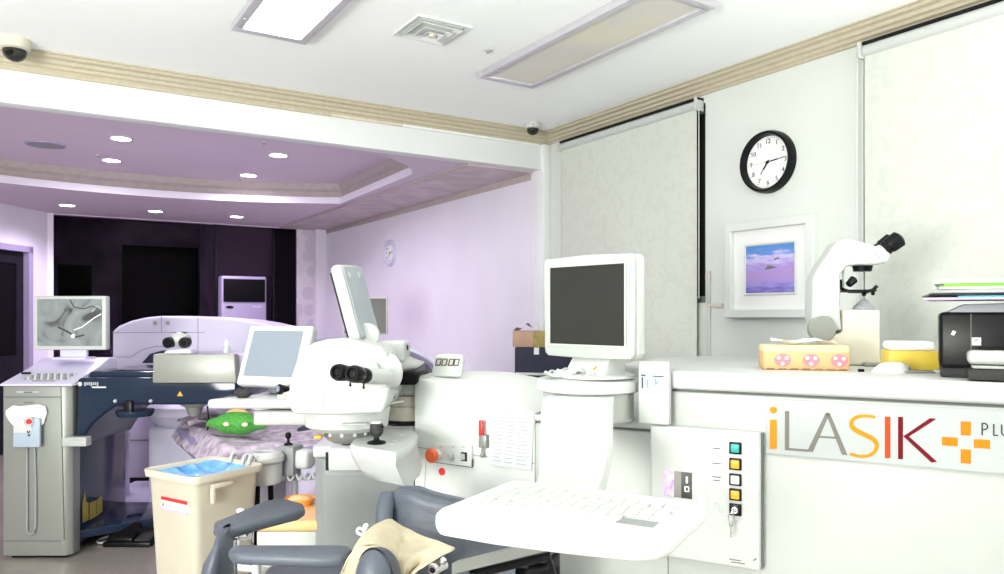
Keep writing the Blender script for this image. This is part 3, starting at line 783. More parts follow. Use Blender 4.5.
wds = [9 + 9 * math.exp(-((k / (len(sp) - 1) - .5) / .35) ** 2) for k in range(len(sp))]
L1, L2 = [], []
for k, p in enumerate(sp):
    d = (sp[min(k + 1, len(sp) - 1)] - sp[max(k - 1, 0)]).normalized(); nn = Vector((-d.y, d.x, 0)) * wds[k] / 2
    L1.append(sg(*(p + nn).xy)); L2.append(sg(*(p - nn).xy))
for k in range(len(sp) - 1): m.prism([L1[k], L1[k + 1], L2[k + 1], L2[k]], 'y', yS[0], yS[1], 'sign_amber')
m.obj('letter_s', sb, smooth=False)
letter('letter_capital_i', [[(551, 139), (572, 139), (572, 297), (551, 297)]], 'sign_verm')
letter('letter_k', [[(601, 140), (620, 140), (620, 301), (601, 300)], [(621, 214), (722, 145), (748, 147), (641, 216)], [(621, 214), (641, 213), (750, 311), (728, 314)]], 'sign_maroon')
letter('plus_emblem', [[(839, 157), (878, 158), (878, 211), (839, 210)], [(768, 216), (828, 219), (828, 252), (768, 248)], [(889, 225), (951, 228), (951, 262), (889, 257)], [(839, 263), (878, 265), (878, 319), (839, 316)]], 'sign_orange')
letter('small_lettering', [], 'black_ink', [([(921, 209), (921, 165), (933, 165), (941, 172), (941, 182), (933, 188), (921, 188)], .0036), ([(965, 168), (965, 210), (981, 211)], .0036), ([(995, 170), (995, 200), (1001, 210), (1012, 211), (1018, 202), (1018, 171)], .0036), ([(1049, 180), (1043, 173), (1034, 176), (1033, 187), (1047, 196), (1048, 208), (1040, 215), (1031, 208)], .0036)])
# turret that carries the monitor
tr, tf = RF(588, 2.56); tx, ty = C.loc(tr, tf)
m = MB(); m.lathe([(0, 0), (.152, 0), (.152, .118), (0, .118)], (tx, ty, zd2), 'white2', 56); tu = m.obj('turret_drum', con)
MB().lathe([(.153, 0), (.156, .004), (.153, .008)], (tx, ty, zd2), 'seam', 56).obj('turret_foot_ring', tu)
ztd = ZP(376, 2.56)
m = MB(); m.lathe([(0, 0), (.160, 0), (.172, .006), (.174, .030), (.168, .042), (.14, .048), (0, .050)], (tx, ty, ztd - .05), 'white', 64); m.obj('turret_top', con)
# curved arm from the turret down to the keyboard tray
secs = [(545, 608, 396, 2.42), (543, 609, 398, 2.36), (541.5, 608, 408, 2.30), (540.5, 607.5, 430, 2.23), (540, 607, 455, 2.13), (539, 604, 474, 2.00), (537, 599, 486, 1.88), (534, 597, 496, 1.76)]
front = [[C.at(a + (b - a) * k / 6, y, f) for k in range(7)] for a, b, y, f in secs]
rows = []
for i, r_ in enumerate(front):
    dn = Vector((0, .045, .0)) if i < 5 else Vector((0, .02, -.035))
    back = [p + dn for p in r_]
    rows.append(r_ + back[::-1])
MB().grid(rows, 'white', close_u=True, caps=True).obj('tray_arm', con, angle=50)
# keyboard tray
yk0, yk1 = -1.13, -.76
zk = .95
TX0, TX1 = -.46, .018
m = MB()
outl = [(TX0 + .03, yk0 + .0), (TX0 + .16, yk0 - .002), (TX1 - .16, yk0 + .016), (TX1 - .05, yk0 + .036), (TX1 - .015, yk0 + .058), (TX1, yk0 + .10), (TX1, yk1 - .02), (TX1 - .02, yk1), (TX0 + .02, yk1), (TX0, yk1 - .02), (TX0, yk0 + .05), (TX0 + .008, yk0 + .025)]
m.prism(outl, 'z', zk - .045, zk, 'bright_white', .014, 3); ty_ = m.obj('keyboard_tray', con, angle=50)
m = MB(); x0 = TX0 + .04; 
for r_ in range(5):
    y = yk1 - .09 - r_ * .034; zz = zk + .001
    n_ = 16
    k = 0
    if r_ == 4:
        for a, wdt in ((0, .036), (.039, .036), (.078, .03), (.11, .15), (.262, .03), (.295, .03)):
            m.bx(x0 + a, x0 + a + wdt, y - .014, y + .014, zz - .0008, zz + .0042, 'white', .001, 1)
    else:
        for k in range(14): 
            a = k * .0285 + (r_ % 2) * .004
            m.bx(x0 + a, x0 + a + .0268, y - .014, y + .014, zz - .0008, zz + .0042, 'white', .001, 1)
for k in range(14):
    m.bx(x0 + k * .0285, x0 + k * .0285 + .022, yk1 - .052, yk1 - .034, zk, zk + .003, 'bright_white', .001, 1)
m.obj('keys', ty_)
MB().bx(TX1 - .115, TX1 - .04, yk0 + .115, yk0 + .155, zk + .0003, zk + .0015, 'grey').obj('touchpad', ty_)
m = MB(); q = C.at(697, 500, 1.64)
MB().cyl((TX1 - .01, yk1 - .02, zk), (TX1 - .01, yk1 - .02, zk + .012), .006, 'ltgrey').obj('corner_peg', ty_)
# lower left: control shelf with joystick
S = Fr(*RF(395, 2.78), 0)
m = MB()
sh = [(350, 444, 0), (354, 438, 0), (366, 432, 0), (385, 428, 0), (412, 427, 0), (418, 434, 0), (414, 443, 0), (404, 450, 0), (396, 453, 0), (372, 449, 0), (355, 446.5, 0)]
zsh = .915
def flat(px, py, z):   # the point of a level plane z seen at the pixel
    f = (CAMH - z) * FPX / (py - HY); r, f = RF(px, f); x, y = C.loc(r, f); return Vector((x, y, z))
top_ = [flat(px, py, zsh) for px, py, f in sh]
cen = sum(top_, Vector()) / len(top_)
def ringd(dz, k, sh_=Vector((0, 0, 0))): return [cen + (p - cen) * k + Vector((0, 0, dz)) + sh_ for p in top_]
m.grid([ringd(0, .90), ringd(0, .97), ringd(-.008, 1.0), ringd(-.028, 1.0), ringd(-.040, .97), ringd(-.08, .92, Vector((.012, .01, 0))), ringd(-.115, .82, Vector((.03, .02, 0)))], 'white', close_u=True, caps=True)
shf = m.obj('joystick_shelf', con, angle=50)
j = flat(376.5, 443.5, zsh); 
m = MB(); m.lathe([(0, 0), (.030, 0), (.033, .003), (.028, .008), (.012, .012), (.008, .02), (0, .02)], j, 'black', 28); m.lathe([(.006, .012), (.010, .022), (.020, .032), (.023, .044), (.0225, .062), (.018, .068), (0, .070)], j, 'blackm', 24); js = m.obj('joystick', shf)
m = MB(); m.lathe([(0, .0), (.018, .0), (.017, .006), (0, .008)], j + Vector((0, 0, .069)), 'ltgrey', 20); m.cyl(j + Vector((.02, 0, .058)), j + Vector((.032, 0, .059)), .003, 'black'); m.obj('joystick_cap', js)
m = MB()
for px, py in ((392, 444), (395, 441), (399, 438), (403, 435)): 
    p = flat(px, py, zsh); m.box(p + Vector((0, 0, .0005)), (.018, .008, .001), 'ltgrey')
m.obj('button_print', shf)
# bracket that joins the shelf to the tower, and side cheek
m = MB(); m.prism([C.loc(*RF(px, f)) for px, f in ((400, 3.02), (414, 2.97), (416, 3.2), (402, 3.3))], 'z', .35, .90, 'white2', .01); m.obj('side_cheek', con)

# ------------------------------------------------------------------ grey base column of the laser head, arm and head
H = Fr(*RF(345, 2.75), 0)
head = thing('surgical_microscope', 'white laser delivery head with binocular eyepieces on a grey pedestal', 'microscope', H)
def hx(px, py, f): return H.at(px, py, f)
f0 = 2.98
a = hx(324, 471, f0); b = hx(398, 471, f0); c = hx(312, 471, f0)
m = MB(); m.prism([(c.x, a.y + .05), (a.x, a.y), (b.x + .02, a.y), (b.x + .02, a.y + .42), (c.x, a.y + .42)], 'z', 0, hx(330, 459, f0).z, 'grey', .006); pd = m.obj('pedestal', head)
m = MB(); m.bx(a.x - .003, b.x + .02, a.y - .004, a.y + .02, 0, hx(330, 476, f0).z, 'grey'); m.obj('front_panel', pd)
zc_ = hx(330, 459, f0).z; zt_ = hx(330, 446, f0).z
m = MB(); m.bx(c.x - .005, b.x + .02, a.y + .02, a.y + .42, zc_, zt_, 'white', .012, 3); m.obj('pedestal_cap', head)
p = hx(328, 448, f0 - .03); q = hx(372, 471, f0 - .03)
MB().bx(p.x, q.x + .06, p.y, p.y + .08, q.z, p.z + .0, 'white', .008).obj('bracket', head)
MB().bx(p.x - .012, p.x - .002, p.y + .01, p.y + .03, q.z, p.z - .02, 'black').obj('gap_strip', head)
# drum under the arm
fc = 3.06; cc = hx(408, 420, fc)
m = MB(); m.lathe([(0, 0), (.102, 0), (.102, ZP(424, 3.0) - ZP(446, 3.0)), (0, .09)], (cc.x, cc.y, ZP(447, 3.0)), 'white', 48); m.obj('drum_base', head)
m = MB(); z1 = ZP(424, 2.97)
m.lathe([(.100, 0), (.104, 0), (.104, .012), (.1, .012)], (cc.x, cc.y, z1), 'black', 48); m.obj('black_ring', head)
m = MB(); m.lathe([(0, .010), (.099, .010), (.100, .03), (.100, .062), (.097, .066), (.100, .070), (.100, .112), (0, .112)], (cc.x, cc.y, z1), 'cream', 48); dr = m.obj('swivel_drum', head)
MB().lathe([(.1005, .065), (.1012, .067), (.1005, .069)], (cc.x, cc.y, z1), 'seam', 48).obj('drum_seam', dr)
z2 = z1 + .112; z3 = ZP(377, 2.95)
m = MB(); m.bx(cc.x - .10, cc.x + .10, cc.y - .11, cc.y + .12, z2, z3, 'white2', .008); ab = m.obj('arm_block', head)
m = MB(); m.bx(cc.x - .102, cc.x + .102, cc.y - .112, cc.y + .12, z2 - .003, z2 + .002, 'line'); m.bx(cc.x - .09, cc.x + .10, cc.y - .112, cc.y - .10, z3 - .006, z3 - .002, 'seam'); m.obj('block_seam', ab)
for px in (404, 412):
    s_ = hx(px, 394.5, 2.945); MB().cyl((s_.x, cc.y - .108, s_.z), (s_.x, cc.y - .114, s_.z), .0045, 'midgrey', seg=10).obj('screw', ab)
k = hx(381, 393.5, 2.72); MB().cyl(k + Vector((-.016, 0, 0)), k + Vector((.016, 0, 0)), .0085, 'black', bev=.003).cyl(k + Vector((.016, 0, 0)), k + Vector((.05, .05, 0)), .004, 'ltgrey').obj('black_knob', head)
k = hx(386.5, 404, 2.74); MB().cyl(k + Vector((-.010, 0, 0)), k + Vector((.008, 0, 0)), .005, 'black').cyl(k + Vector((.008, 0, 0)), k + Vector((.05, .09, .0)), .003, 'ltgrey').obj('small_lever', head)
k = hx(392, 397, 2.76); MB().ball(k, (.014, .01, .006), 'midgrey').cyl(k, k + Vector((.0, .12, .002)), .004, 'ltgrey').obj('latch', head)
# main head housing: outline extruded in depth with wide rounding
out = [(318, 342), (330, 339), (347, 338), (366, 342), (383, 346), (390, 353), (393, 375), (391, 396), (385, 411), (340, 413), (300, 412), (295, 408), (293, 393), (295, 378), (300, 363), (307, 350)]
pts = [H.hit(x, y, -.10) for x, y in out]
cxh = sum(p[0] for p in pts) / len(pts); czh = sum(p[1] for p in pts) / len(pts)
MB().prism(pts, 'y', -.165, .20, 'white', .014, 3).obj('head_housing', head, angle=28)
p0 = hx(324, 341, 2.60); p1 = hx(324, 414, 2.60)
MB().bx(p0.x - .0015, p0.x + .0015, -.1665, -.15, p1.z + .012, p0.z - .012, 'seam').obj('housing_seam', head)
ce = hx(347, 420, 2.76); zz = [ZP(v, 2.7) for v in (408, 427, 431, 432.5)]
m = MB(); m.lathe([(0, zz[3] - .002), (.105, zz[3]), (.128, zz[2]), (.148, zz[1]), (.158, zz[0]), (0, zz[0] + .01)], (ce.x, ce.y, 0), 'white', 48, sy=.9); lh = m.obj('lower_housing', head)
g0 = H.hit(341, 424.5, -.142); g1 = H.hit(368, 425.5, -.142); MB().bx(g0[0], g1[0], -.145, -.12, g0[1] - .004, g0[1] + .004, 'seam', .003).obj('vent_slot', lh)
m = MB(); z0 = ZP(438, 2.66); m.lathe([(0, -.034), (.022, -.036), (.050, -.030), (.070, -.018), (.084, -.004), (.090, .016), (0, .016)], (ce.x, ce.y, z0), 'silver', 40); ln = m.obj('lens_ring', head)
m = MB()
for g in range(0, 360, 30): m.box((ce.x + .085 * math.cos(R(g)), ce.y + .085 * math.sin(R(g)), z0 + .006), (.012, .012, .012), 'ltgrey', .002, rot=g)
m.lathe([(0, -.040), (.02, -.040), (.022, -.030), (0, -.03)], (ce.x, ce.y, z0), 'black', 24)
m.obj('illumination_leds', ln)
y_ = H.hit(318, 437, -.09); MB().bx(y_[0] - .012, y_[0] + .012, -.10, -.07, y_[1] - .006, y_[1] + .006, 'amber', .003).obj('warning_lamp', ln)
# binocular tube, camera box, eyepieces
c0 = hx(383, 372, 2.62)
m = MB(); m.cyl(c0 + Vector((.03, .02, .004)), c0 + Vector((-.015, -.03, -.002)), .062, 'white', .056, bev=.008, seg=36); m.obj('binocular_body', head)
def eyep(px0, py0, f0_, px1, py1, f1_, px2, py2, f2_):
    a, b, c = hx(px0, py0, f0_), hx(px1, py1, f1_), hx(px2, py2, f2_)
    m = MB(); m.cyl(c, b, .027, 'white', .026); tb = m.obj('eye_tube', head)
    d = (a - b); L = d.length
    m = MB(); m.lathe([(0, 0), (.024, 0), (.0255, .004), (.0255, L * .3), (.0235, L * .36), (.0235, L * .42), (.027, L * .48), (.0285, L * .85), (.0245, L), (.017, L), (.014, L * .9), (0, L * .9)], b, 'black', 32, axis=d); e = m.obj('eyepiece', head)
    m = MB(); m.lathe([(0, 0), (.013, .0), (.011, .003), (0, .005)], a - d * .09, 'black', 20, axis=d); m.obj('eye_lens', e)
    m = MB(); q = b.lerp(a, .15); m.cyl(q, q + Vector((0, -.004, -.036)), .003, 'black', seg=8).ball(q + Vector((0, -.004, -.038)), .0045, 'black', 10); m.obj('adjust_pin', e)
eyep(336, 372, 2.42, 353, 374, 2.50, 374, 371, 2.58)
eyep(351.5, 373.5, 2.37, 366, 376, 2.45, 386, 377, 2.56)
m = MB(); a = hx(350, 341, 2.80); b = hx(405, 362, 2.80); m.bx(a.x, b.x, a.y, a.y + .16, b.z, a.z, 'white', .012, 3); cb = m.obj('camera_box', head)
k = hx(405, 347.5, 2.86); MB().cyl(k + Vector((-.01, 0, 0)), k + Vector((.012, 0, 0)), .011, 'black', bev=.003).obj('side_knob', cb)
# cone shaped cover and the dark hoses below it
m = MB()
rows = []
for t_, px, py, rr in ((0, 386, 365, .072), (.25, 397, 365, .066), (.5, 407, 365.5, .052), (.75, 416, 366, .033), (1, 424, 364.5, .008)):
    c_ = hx(px, py - 2, 2.85 + .1 * t_); rows.append([c_ + Vector((0, rr * 1.1 * math.cos(R(g)), rr * .55 * math.sin(R(g)))) for g in range(0, 360, 20)])
m.grid(rows, 'white', close_u=True, caps=True); m.obj('cone_cover', head, angle=60)
m = MB()
for k in range(5):
    m.tube([hx(388, 378 - k * 1.2, 2.82 + k * .03), hx(402, 377 - k * 1.5, 2.86 + k * .03), hx(414, 374 - k * 1.6, 2.95 + k * .03), hx(424, 371 - k * 1.4, 3.1 + k * .03), hx(430, 375 - k, 3.25 + k * .03)], .012, 'black', 10)
m.bx(hx(394, 380, 2.9).x, hx(418, 380, 2.9).x, hx(394, 380, 2.85).y, hx(394, 380, 3.0).y, ZP(384, 2.9), ZP(373, 2.9), 'void', .01); m.obj('black_hose', head)
# the pointed cream wedge at the head's left side
w0 = hx(281, 396, 2.70); 
m = MB(); m.cyl(hx(299, 398, 2.72), hx(283, 394, 2.68), .042, 'cream', .003, seg=4); m.obj('side_wedge', head)

# small display seen edge-on, standing on the head
D = Fr(*RF(362, 2.82), 0)
disp = thing('monitor', 'slim white display tilted on top of the microscope head, seen from behind', 'monitor', Fr(*RF(364, 2.82), 0, ZP(341, 2.82)))
D = Fr(*RF(364, 2.82), 0, ZP(341, 2.82))
yaw_d = 81; lean = -15
mt = Matrix.Translation(D.at(355, 303, 2.80)) @ Matrix.Rotation(R(lean), 4, 'Y') @ Matrix.Rotation(R(yaw_d), 4, 'Z')
def tb(mbb, c, size, mm, bev=.0, seg=2):
    b = bmesh.new(); bmesh.ops.create_cube(b, size=1); bmesh.ops.scale(b, vec=size, verts=b.verts)
    if bev: bmesh.ops.bevel(b, geom=list(b.edges), offset=bev, segments=seg, affect='EDGES', profile=.5)
    mbb._merge(b, mm, mt @ Matrix.Translation(c))
m = MB(); tb(m, (0, 0, 0), (.22, .046, .285), 'white', .02, 4); m.obj('display_case', disp)
m = MB(); tb(m, (0, -.0262, 0), (.20, .003, .262), 'cover_grey', .001, 1); m.obj('back_cover', disp)
m = MB(); tb(m, (.0, .0262, 0), (.20, .003, .24), 'screen', .001, 1); m.obj('screen', disp)
for x in (-.06, .04):
    m = MB()
    b2 = bmesh.new(); bmesh.ops.create_uvsphere(b2, u_segments=14, v_segments=8, radius=.012); m._merge(b2, 'white', mt @ Matrix.Translation((x, -.028, .10)) @ Matrix.Diagonal((1, .3, 1, 1))); m.obj('cover_screw', disp)
m = MB(); c_ = D.at(368, 335, 2.76); m.lathe([(0, -.014), (.036, -.014), (.043, -.006), (.043, .006), (.036, .014), (0, .014)], c_, 'white', 32, axis=(.4, -1, .1)); m.cyl(c_ + Vector((0, 0, -.03)), (c_.x, c_.y, -.002), .03, 'white', .034); m.obj('tilt_hinge', disp)

# ------------------------------------------------------------------ left arm shelf with its monitor and trackball
T = Fr(*RF(265, 2.95), 0)
sup = thing('instrument_shelf', 'white swing arm shelf left of the microscope head', 'shelf', T)
m = MB(); z = ZP(400, 2.85)
o_ = [(-.215, -.10), (-.19, -.125), (.17, -.125), (.17, .12), (-.05, .12), (-.19, -.02)]
a = T.at(205, 405, 2.85); b = T.at(303, 405, 2.85)
o_ = [(a.x + .02, a.y), (b.x, b.y), (b.x, b.y + .24), (a.x + .14, b.y + .24), (a.x + .01, a.y + .05), (a.x, a.y + .02)]
m.prism(o_, 'z', z - .034, z, 'white', .012, 3); m.obj('shelf_plate', sup, angle=50)
m = MB(); a = T.at(252, 411, 2.88); b = T.at(320, 425, 2.88); m.bx(a.x, b.x, a.y + .01, a.y + .13, b.z - .004, a.z, 'white2', .01, 3); m.obj('swing_arm', sup)
m = MB(); c_ = T.at(262, 409, 2.95); m.lathe([(0, 0), (.038, 0), (.038, .02), (0, .02)], (c_.x, c_.y, a.z), 'ltgrey', 28); m.obj('arm_pivot', sup)
ZSH = z
m2 = Fr(*RF(274, 3.02), -22, ZSH)
mon = thing('monitor', 'white monitor with grey-blue screen on the shelf left of the microscope head', 'monitor', m2)
tilt = Matrix.Translation((0, .02, .152)) @ Matrix.Rotation(R(-20), 4, 'X')
def tb2(mbb, c, size, mm, mt, bev=.0, seg=2):
    b = bmesh.new(); bmesh.ops.create_cube(b, size=1); bmesh.ops.scale(b, vec=size, verts=b.verts)
    if bev: bmesh.ops.bevel(b, geom=list(b.edges), offset=bev, segments=seg, affect='EDGES', profile=.5)
    mbb._merge(b, mm, mt @ Matrix.Translation(c))
m = MB(); tb2(m, (0, 0, 0), (.312, .045, .252), 'white', tilt, .012, 3); m.obj('monitor_case', mon)
m = MB(); tb2(m, (-.004, -.0225, .006), (.242, .003, .19), 'screen_grey', tilt); m.obj('screen', mon)
m = MB(); m.bx(-.06, .06, .03, .10, 0, .10, 'midgrey', .01); m.obj('monitor_foot', mon)
tbk = thing('trackball', 'black oval trackball under the tilted monitor on the white shelf', 'trackball', Fr(*RF(243, 2.93), 0, ZSH))
MB().lathe([(0, 0), (.018, 0), (.030, .008), (.034, .018), (.028, .030), (.018, .036), (0, .038)], (0, 0, 0), 'blackm', 28, sy=.8).obj('trackball_body', tbk)
MB().ball((0, -.003, .030), .012, 'black').obj('ball', tbk)
kb = thing('camera_lens', 'small black lens barrel lying at the right end of the white shelf', 'lens', Fr(*RF(283, 2.90), 0, ZSH))
m = MB(); m.cyl((-.012, -.02, .038), (.012, .02, .030), .020, 'black', .016, bev=.004); m.obj('barrel', kb)
MB().cyl((-.0145, -.0225, .0385), (-.012, -.02, .038), .012, 'screen_grey').obj('glass', kb)
MB().bx(-.02, .03, -.01, .03, 0, .016, 'ltgrey', .004).obj('mount', kb)

# ------------------------------------------------------------------ monitor on the turret
m1 = Fr(*RF(591.5, 2.52), -48, ztd)
mon = thing('monitor', 'large white monitor with dark screen on the console turret', 'monitor', m1)
zc1 = ZP(307, 2.5) - ztd
m = MB()
hw, hh = .196, .166
arc_ = lambda d: [(-hw + .02, -hh), (0, -hh - .004), (hw - .014, -hh), (hw, -hh + .014), (hw, hh - .010), (hw - .008, hh), (0, hh + .006), (-hw + .008, hh), (-hw, hh - .01), (-hw + .004, -hh + .03), (-hw + .008, -hh + .01)]
m.prism([(x, z + zc1) for x, z in arc_(0)], 'y', -.028, -.010, 'bezel', .005, 2)
m.prism([(x, z + zc1) for x, z in arc_(0)], 'y', -.0105, .034, 'white', .008, 3)
m.prism([(x * .8, z * .8 + zc1) for x, z in arc_(0)], 'y', .032, .075, 'white', .012, 3); m.obj('monitor_case', mon, angle=50)
sw, sh2 = .162, .130
m = MB()
for a_ in ((-sw - .008, sw + .008, sh2, sh2 + .008), (-sw - .008, sw + .008, -sh2 - .008, -sh2), (-sw - .008, -sw, -sh2, sh2), (sw, sw + .008, -sh2, sh2)): m.bx(a_[0], a_[1], -.031, -.026, zc1 + .006 + a_[2], zc1 + .006 + a_[3], 'white2')
m.obj('bezel_lip', mon)
MB().bx(-sw, sw, -.0295, -.027, zc1 + .006 - sh2, zc1 + .006 + sh2, 'screen').obj('screen', mon)
m = MB(); m.bx(-.01, .03, -.030, -.027, zc1 + hh - .02, zc1 + hh - .014, 'paper'); m.obj('maker_mark', mon)
m = MB(); zb_ = zc1 - hh
m.prism([(-.045, .0), (-.03, .03), (.02, zb_ + .03), (.075, zb_ + .03), (.075, 0)], 'x', -.085, .085, 'white', .01); m.obj('stand', mon)
MB().lathe([(0, 0), (.13, 0), (.13, .008), (.12, .012), (0, .012)], (0, .02, 0), 'white', 40).obj('stand_base', mon)
# bits lying on the turret
t = thing('cable_bundle', 'white coiled cable lying on the turret left of the monitor stand', 'cable', Fr(*RF(560, 2.50), 0, ztd))
pts = []
for k in range(60):
    g = k * .55; pts.append((.035 * math.cos(g) - .02 + .0012 * k, .03 * math.sin(g), .005 + .006 * (math.sin(k * 1.3) + 1) + k * .0002))
MB().tube(catmull([[Vector(p) for p in pts]] * 2, 2)[0], .0045, 'white', 8).obj('cable', t)
t = thing('highlighter_pen', 'orange tipped white pen leaning against the monitor stand', 'pen', Fr(*RF(594, 2.42), 0, ztd))
MB().cyl((-.03, 0, .006), (-.004, .012, .028), .005, 'white').obj('barrel', t); MB().cyl((-.004, .012, .028), (.010, .018, .040), .005, 'orange2', .003).obj('cap', t)

# ------------------------------------------------------------------ things on the console
t = thing('digital_timer', 'white digital timer showing 00:00 on the curved console hood', 'timer', Fr(*RF(447.5, 2.98), -12, itp(BT, cx(448, .26)) + .004))
o_ = [(-.052, .0), (.048, .0), (.060, .012), (.066, .075), (.058, .086), (.0, .090), (-.040, .086), (-.050, .076), (-.062, .012)]
o_ = [(x, z) for x, z in o_]
m = MB(); m.prism(o_, 'y', -.012, .022, 'bright_white', .008, 3); m.obj('timer_case', t, angle=50)
MB().bx(-.046, .050, -.0135, -.011, .042, .074, 'cream').obj('display', t)
m = MB()
def seg0(x): 
    s_ = .006
    m.strokes([(x, .046), (x + s_, .070), (x + .017 + s_, .070), (x + .017, .046), (x, .046)], .0036, -.0148, -.0135, 'black_ink')
for x in (-.044, -.020, .008, .032 - .003): seg0(x)
m.box((.0045, -.0142, .052), (.003, .001, .003), 'black_ink'); m.box((.0055, -.0142, .064), (.003, .001, .003), 'black_ink')
m.obj('digits', t)
# taped paper
q = [C.hit(px, py, -.003) for px, py in ((492, 410), (534, 412), (532, 471), (489, 464))]
pf = Fr(C.r0, C.f0, C.yaw)
t = thing('paper_notice', 'white printed table sheet taped to the console front below the hood', 'paper', pf)
def bil(u, v): 
    a = Vector(q[0]).lerp(Vector(q[1]), u); b = Vector(q[3]).lerp(Vector(q[2]), u); return a.lerp(b, v)
rows = [[Vector((bil(u / 6, v / 8).x, -.0035 - .006 * (v / 8) ** 2 * (1 + .4 * math.sin(u)), bil(u / 6, v / 8).y)) for u in range(7)] for v in range(9)]
MB().grid(rows, 'paper2').obj('sheet', t)
m = MB()
for v in range(14):
    for u0, u1 in ((.08, .30), (.36, .56), (.62, .9)):
        p = bil((u0 + u1) / 2 + .01 * (v % 3), .06 + v * .065); wv = (bil(u1, .5) - bil(u0, .5)).length * (.7 + .3 * ((v * 7 + int(u0 * 10)) % 3) / 2)
        yy = -.0048 - .0082 * (.06 + v * .065) ** 2
        m.bx(p.x - wv / 2, p.x + wv / 2, yy - .0012, yy, p.y - .0014, p.y + .0014, 'ink')
m.obj('printed_table', t)
# red gas lighter / latch
t = thing('hanging_tool', 'red handled tool hanging in a metal clip on the console front', 'tool', pf)
a = C.hit(484.5, 427.5); 
m = MB(); m.bx(a[0] - .009, a[0] + .009, -.03, -.014, C.hit(484, 434.5)[1], C.hit(484, 419.5)[1], 'red', .004); m.obj('handle', t)
z0, z1 = C.hit(485, 447)[1], C.hit(485, 434)[1]; m = MB(); m.bx(a[0] - .012, a[0] + .020, -.024, -.0005, z0, z1, 'silver', .002); m.obj('clip', t)
m = MB(); m.cyl((a[0], -.016, z0), (a[0], -.016, z0 - .022), .004, 'chrome'); m.ball((a[0], -.016, z0 - .028), .009, 'silver'); m.obj('tip', t)
# plastic card
q0, q1 = C.at(664, 468, 2.14), C.at(692, 494, 2.10)
t = thing('plastic_card', 'purple and grey plastic card leaning at the tray corner by the key panel', 'card', Fr(*RF(678, 1.66), -29.3, zk))
F_ = Fr(*RF(678, 1.66), -29.3, zk)
a = F_.hit(664, 470, 0); b = F_.hit(692, 497, 0)
x0, x1, z1, z0 = a[0], b[0], a[1], .001
for nm, u0, u1, mm in (('purple_field', 0, .36, 'purple'), ('grey_field', .36, .62, 'sign_grey'), ('dark_field', .62, 1, 'screen')):
    MB().bx(x0 + (x1 - x0) * u0, x0 + (x1 - x0) * u1, 0, .0012, z0, z1, mm).obj(nm, t)
m = MB(); xx = x0 + (x1 - x0) * .82; m.strokes([(xx - .004, z0 + .016), (xx + .004, z0 + .016), (xx + .004, z0 + .026), (xx - .004, z0 + .026), (xx - .004, z0 + .016)], .002, -.0006, 0, 'paper'); m.bx(xx - .002, xx + .002, -.0006, 0, z0 + .034, z0 + .048, 'paper'); m.obj('card_print', t)

# stereo microscope on the worktop
f_ = 2.72
MS = Fr(*RF(848, f_), -8, ZW)
ms = thing('bench_microscope', 'white bench microscope with black eyepiece standing on the console worktop', 'microscope', MS)
def mp(px, py, y=0): 
    x, z = MS.hit(px, py, y); return (x, z)
base = [mp(*p) for p in ((838, 310), (874, 310), (874, 360), (880, 364), (812, 364), (812, 338), (838, 332))]
base = [(x, max(z, .0)) for x, z in base]; base[3] = (base[3][0], 0); base[4] = (base[4][0], 0)
m = MB(); m.prism(base, 'y', -.065, .065, 'cream', .010, 3); m.obj('base', ms, angle=50)
armp = [mp(*p) for p in ((808, 318), (809, 280), (814, 270), (832, 243), (842, 240), (856, 243), (883, 251), (886, 256), (882, 264), (868, 266), (850, 266), (842, 268), (836, 275), (836, 312), (838, 330), (812, 332))]
m = MB(); m.prism(armp, 'y', -.055, .055, 'white', .018, 4); m.obj('arm', ms, angle=50)
kk = mp(821, 329, -.06); m = MB(); m.lathe([(0, 0), (.046, 0), (.046, .022), (.042, .026), (0, .026)], (kk[0], -.055, kk[1]), 'silver_dark', 36, axis=(0, -1, 0)); m.obj('focus_knob', ms)
e0, e1, e2 = mp(872, 256.5), mp(880, 251), mp(897, 238.5)
m = MB(); m.cyl((e0[0], -.03, e0[1]), (e1[0], -.03, e1[1]), .030, 'white', .024); m.obj('eye_tube', ms)
for yy in (-.034, .034):
    d = Vector((e2[0] - e1[0], 0, e2[1] - e1[1])); L = d.length
    m = MB(); m.lathe([(0, 0), (.024, 0), (.026, L * .2), (.023, L * .25), (.028, L * .35), (.030, L * .9), (.020, L), (.014, L), (0, L * .92)], (e1[0], yy, e1[1]), 'black', 28, axis=d); e_ = m.obj('eyepiece', ms)
    m = MB(); q = Vector((e1[0], yy - .022, e1[1])) + d * .55; m.box(q, (.012, .003, .012), 'ltgrey', .001); m.obj('scale_ring', e_)
n0 = mp(862.5, 266); n1 = mp(862.5, 271.5)
m = MB(); m.cyl((n0[0], 0, n0[1]), (n1[0], 0, n1[1]), .034, 'black', .030); m.obj('nosepiece', ms)
m = MB(); q0, q1 = mp(840, 288), mp(873, 291); q2 = mp(877, 286)
m.tube([(q0[0], 0, q0[1] + .03), (q0[0] + .003, 0, q0[1] - .002), (q0[0] + .03, 0, q0[1] - .012), (q1[0] - .02, 0, q1[1] - .002), (q1[0], 0, q1[1] + .004), (q2[0], 0, q2[1])], .0065, 'black', 8)
m.bx(q0[0] + .01, q1[0] - .005, -.055, .055, q1[1] - .004, q1[1] + .004, 'black', .002)
m.ball((q1[0] - .01, -.03, q1[1] - .010), .007, 'black', 10); m.ball((q1[0] - .04, -.03, q1[1] - .012), .008, 'black', 10)
m.obj('stage', ms)
q = mp(849, 282); m = MB(); m.cyl((q[0] - .010, -.03, q[1] - .010), (q[0] + .010, -.02, q[1] + .008), .012, 'black', .015); m.cyl((q[0] - .02, 0, q[1] - .02), (q[0] - .02, 0, q[1] + .05), .004, 'ltgrey'); m.obj('mirror', ms)
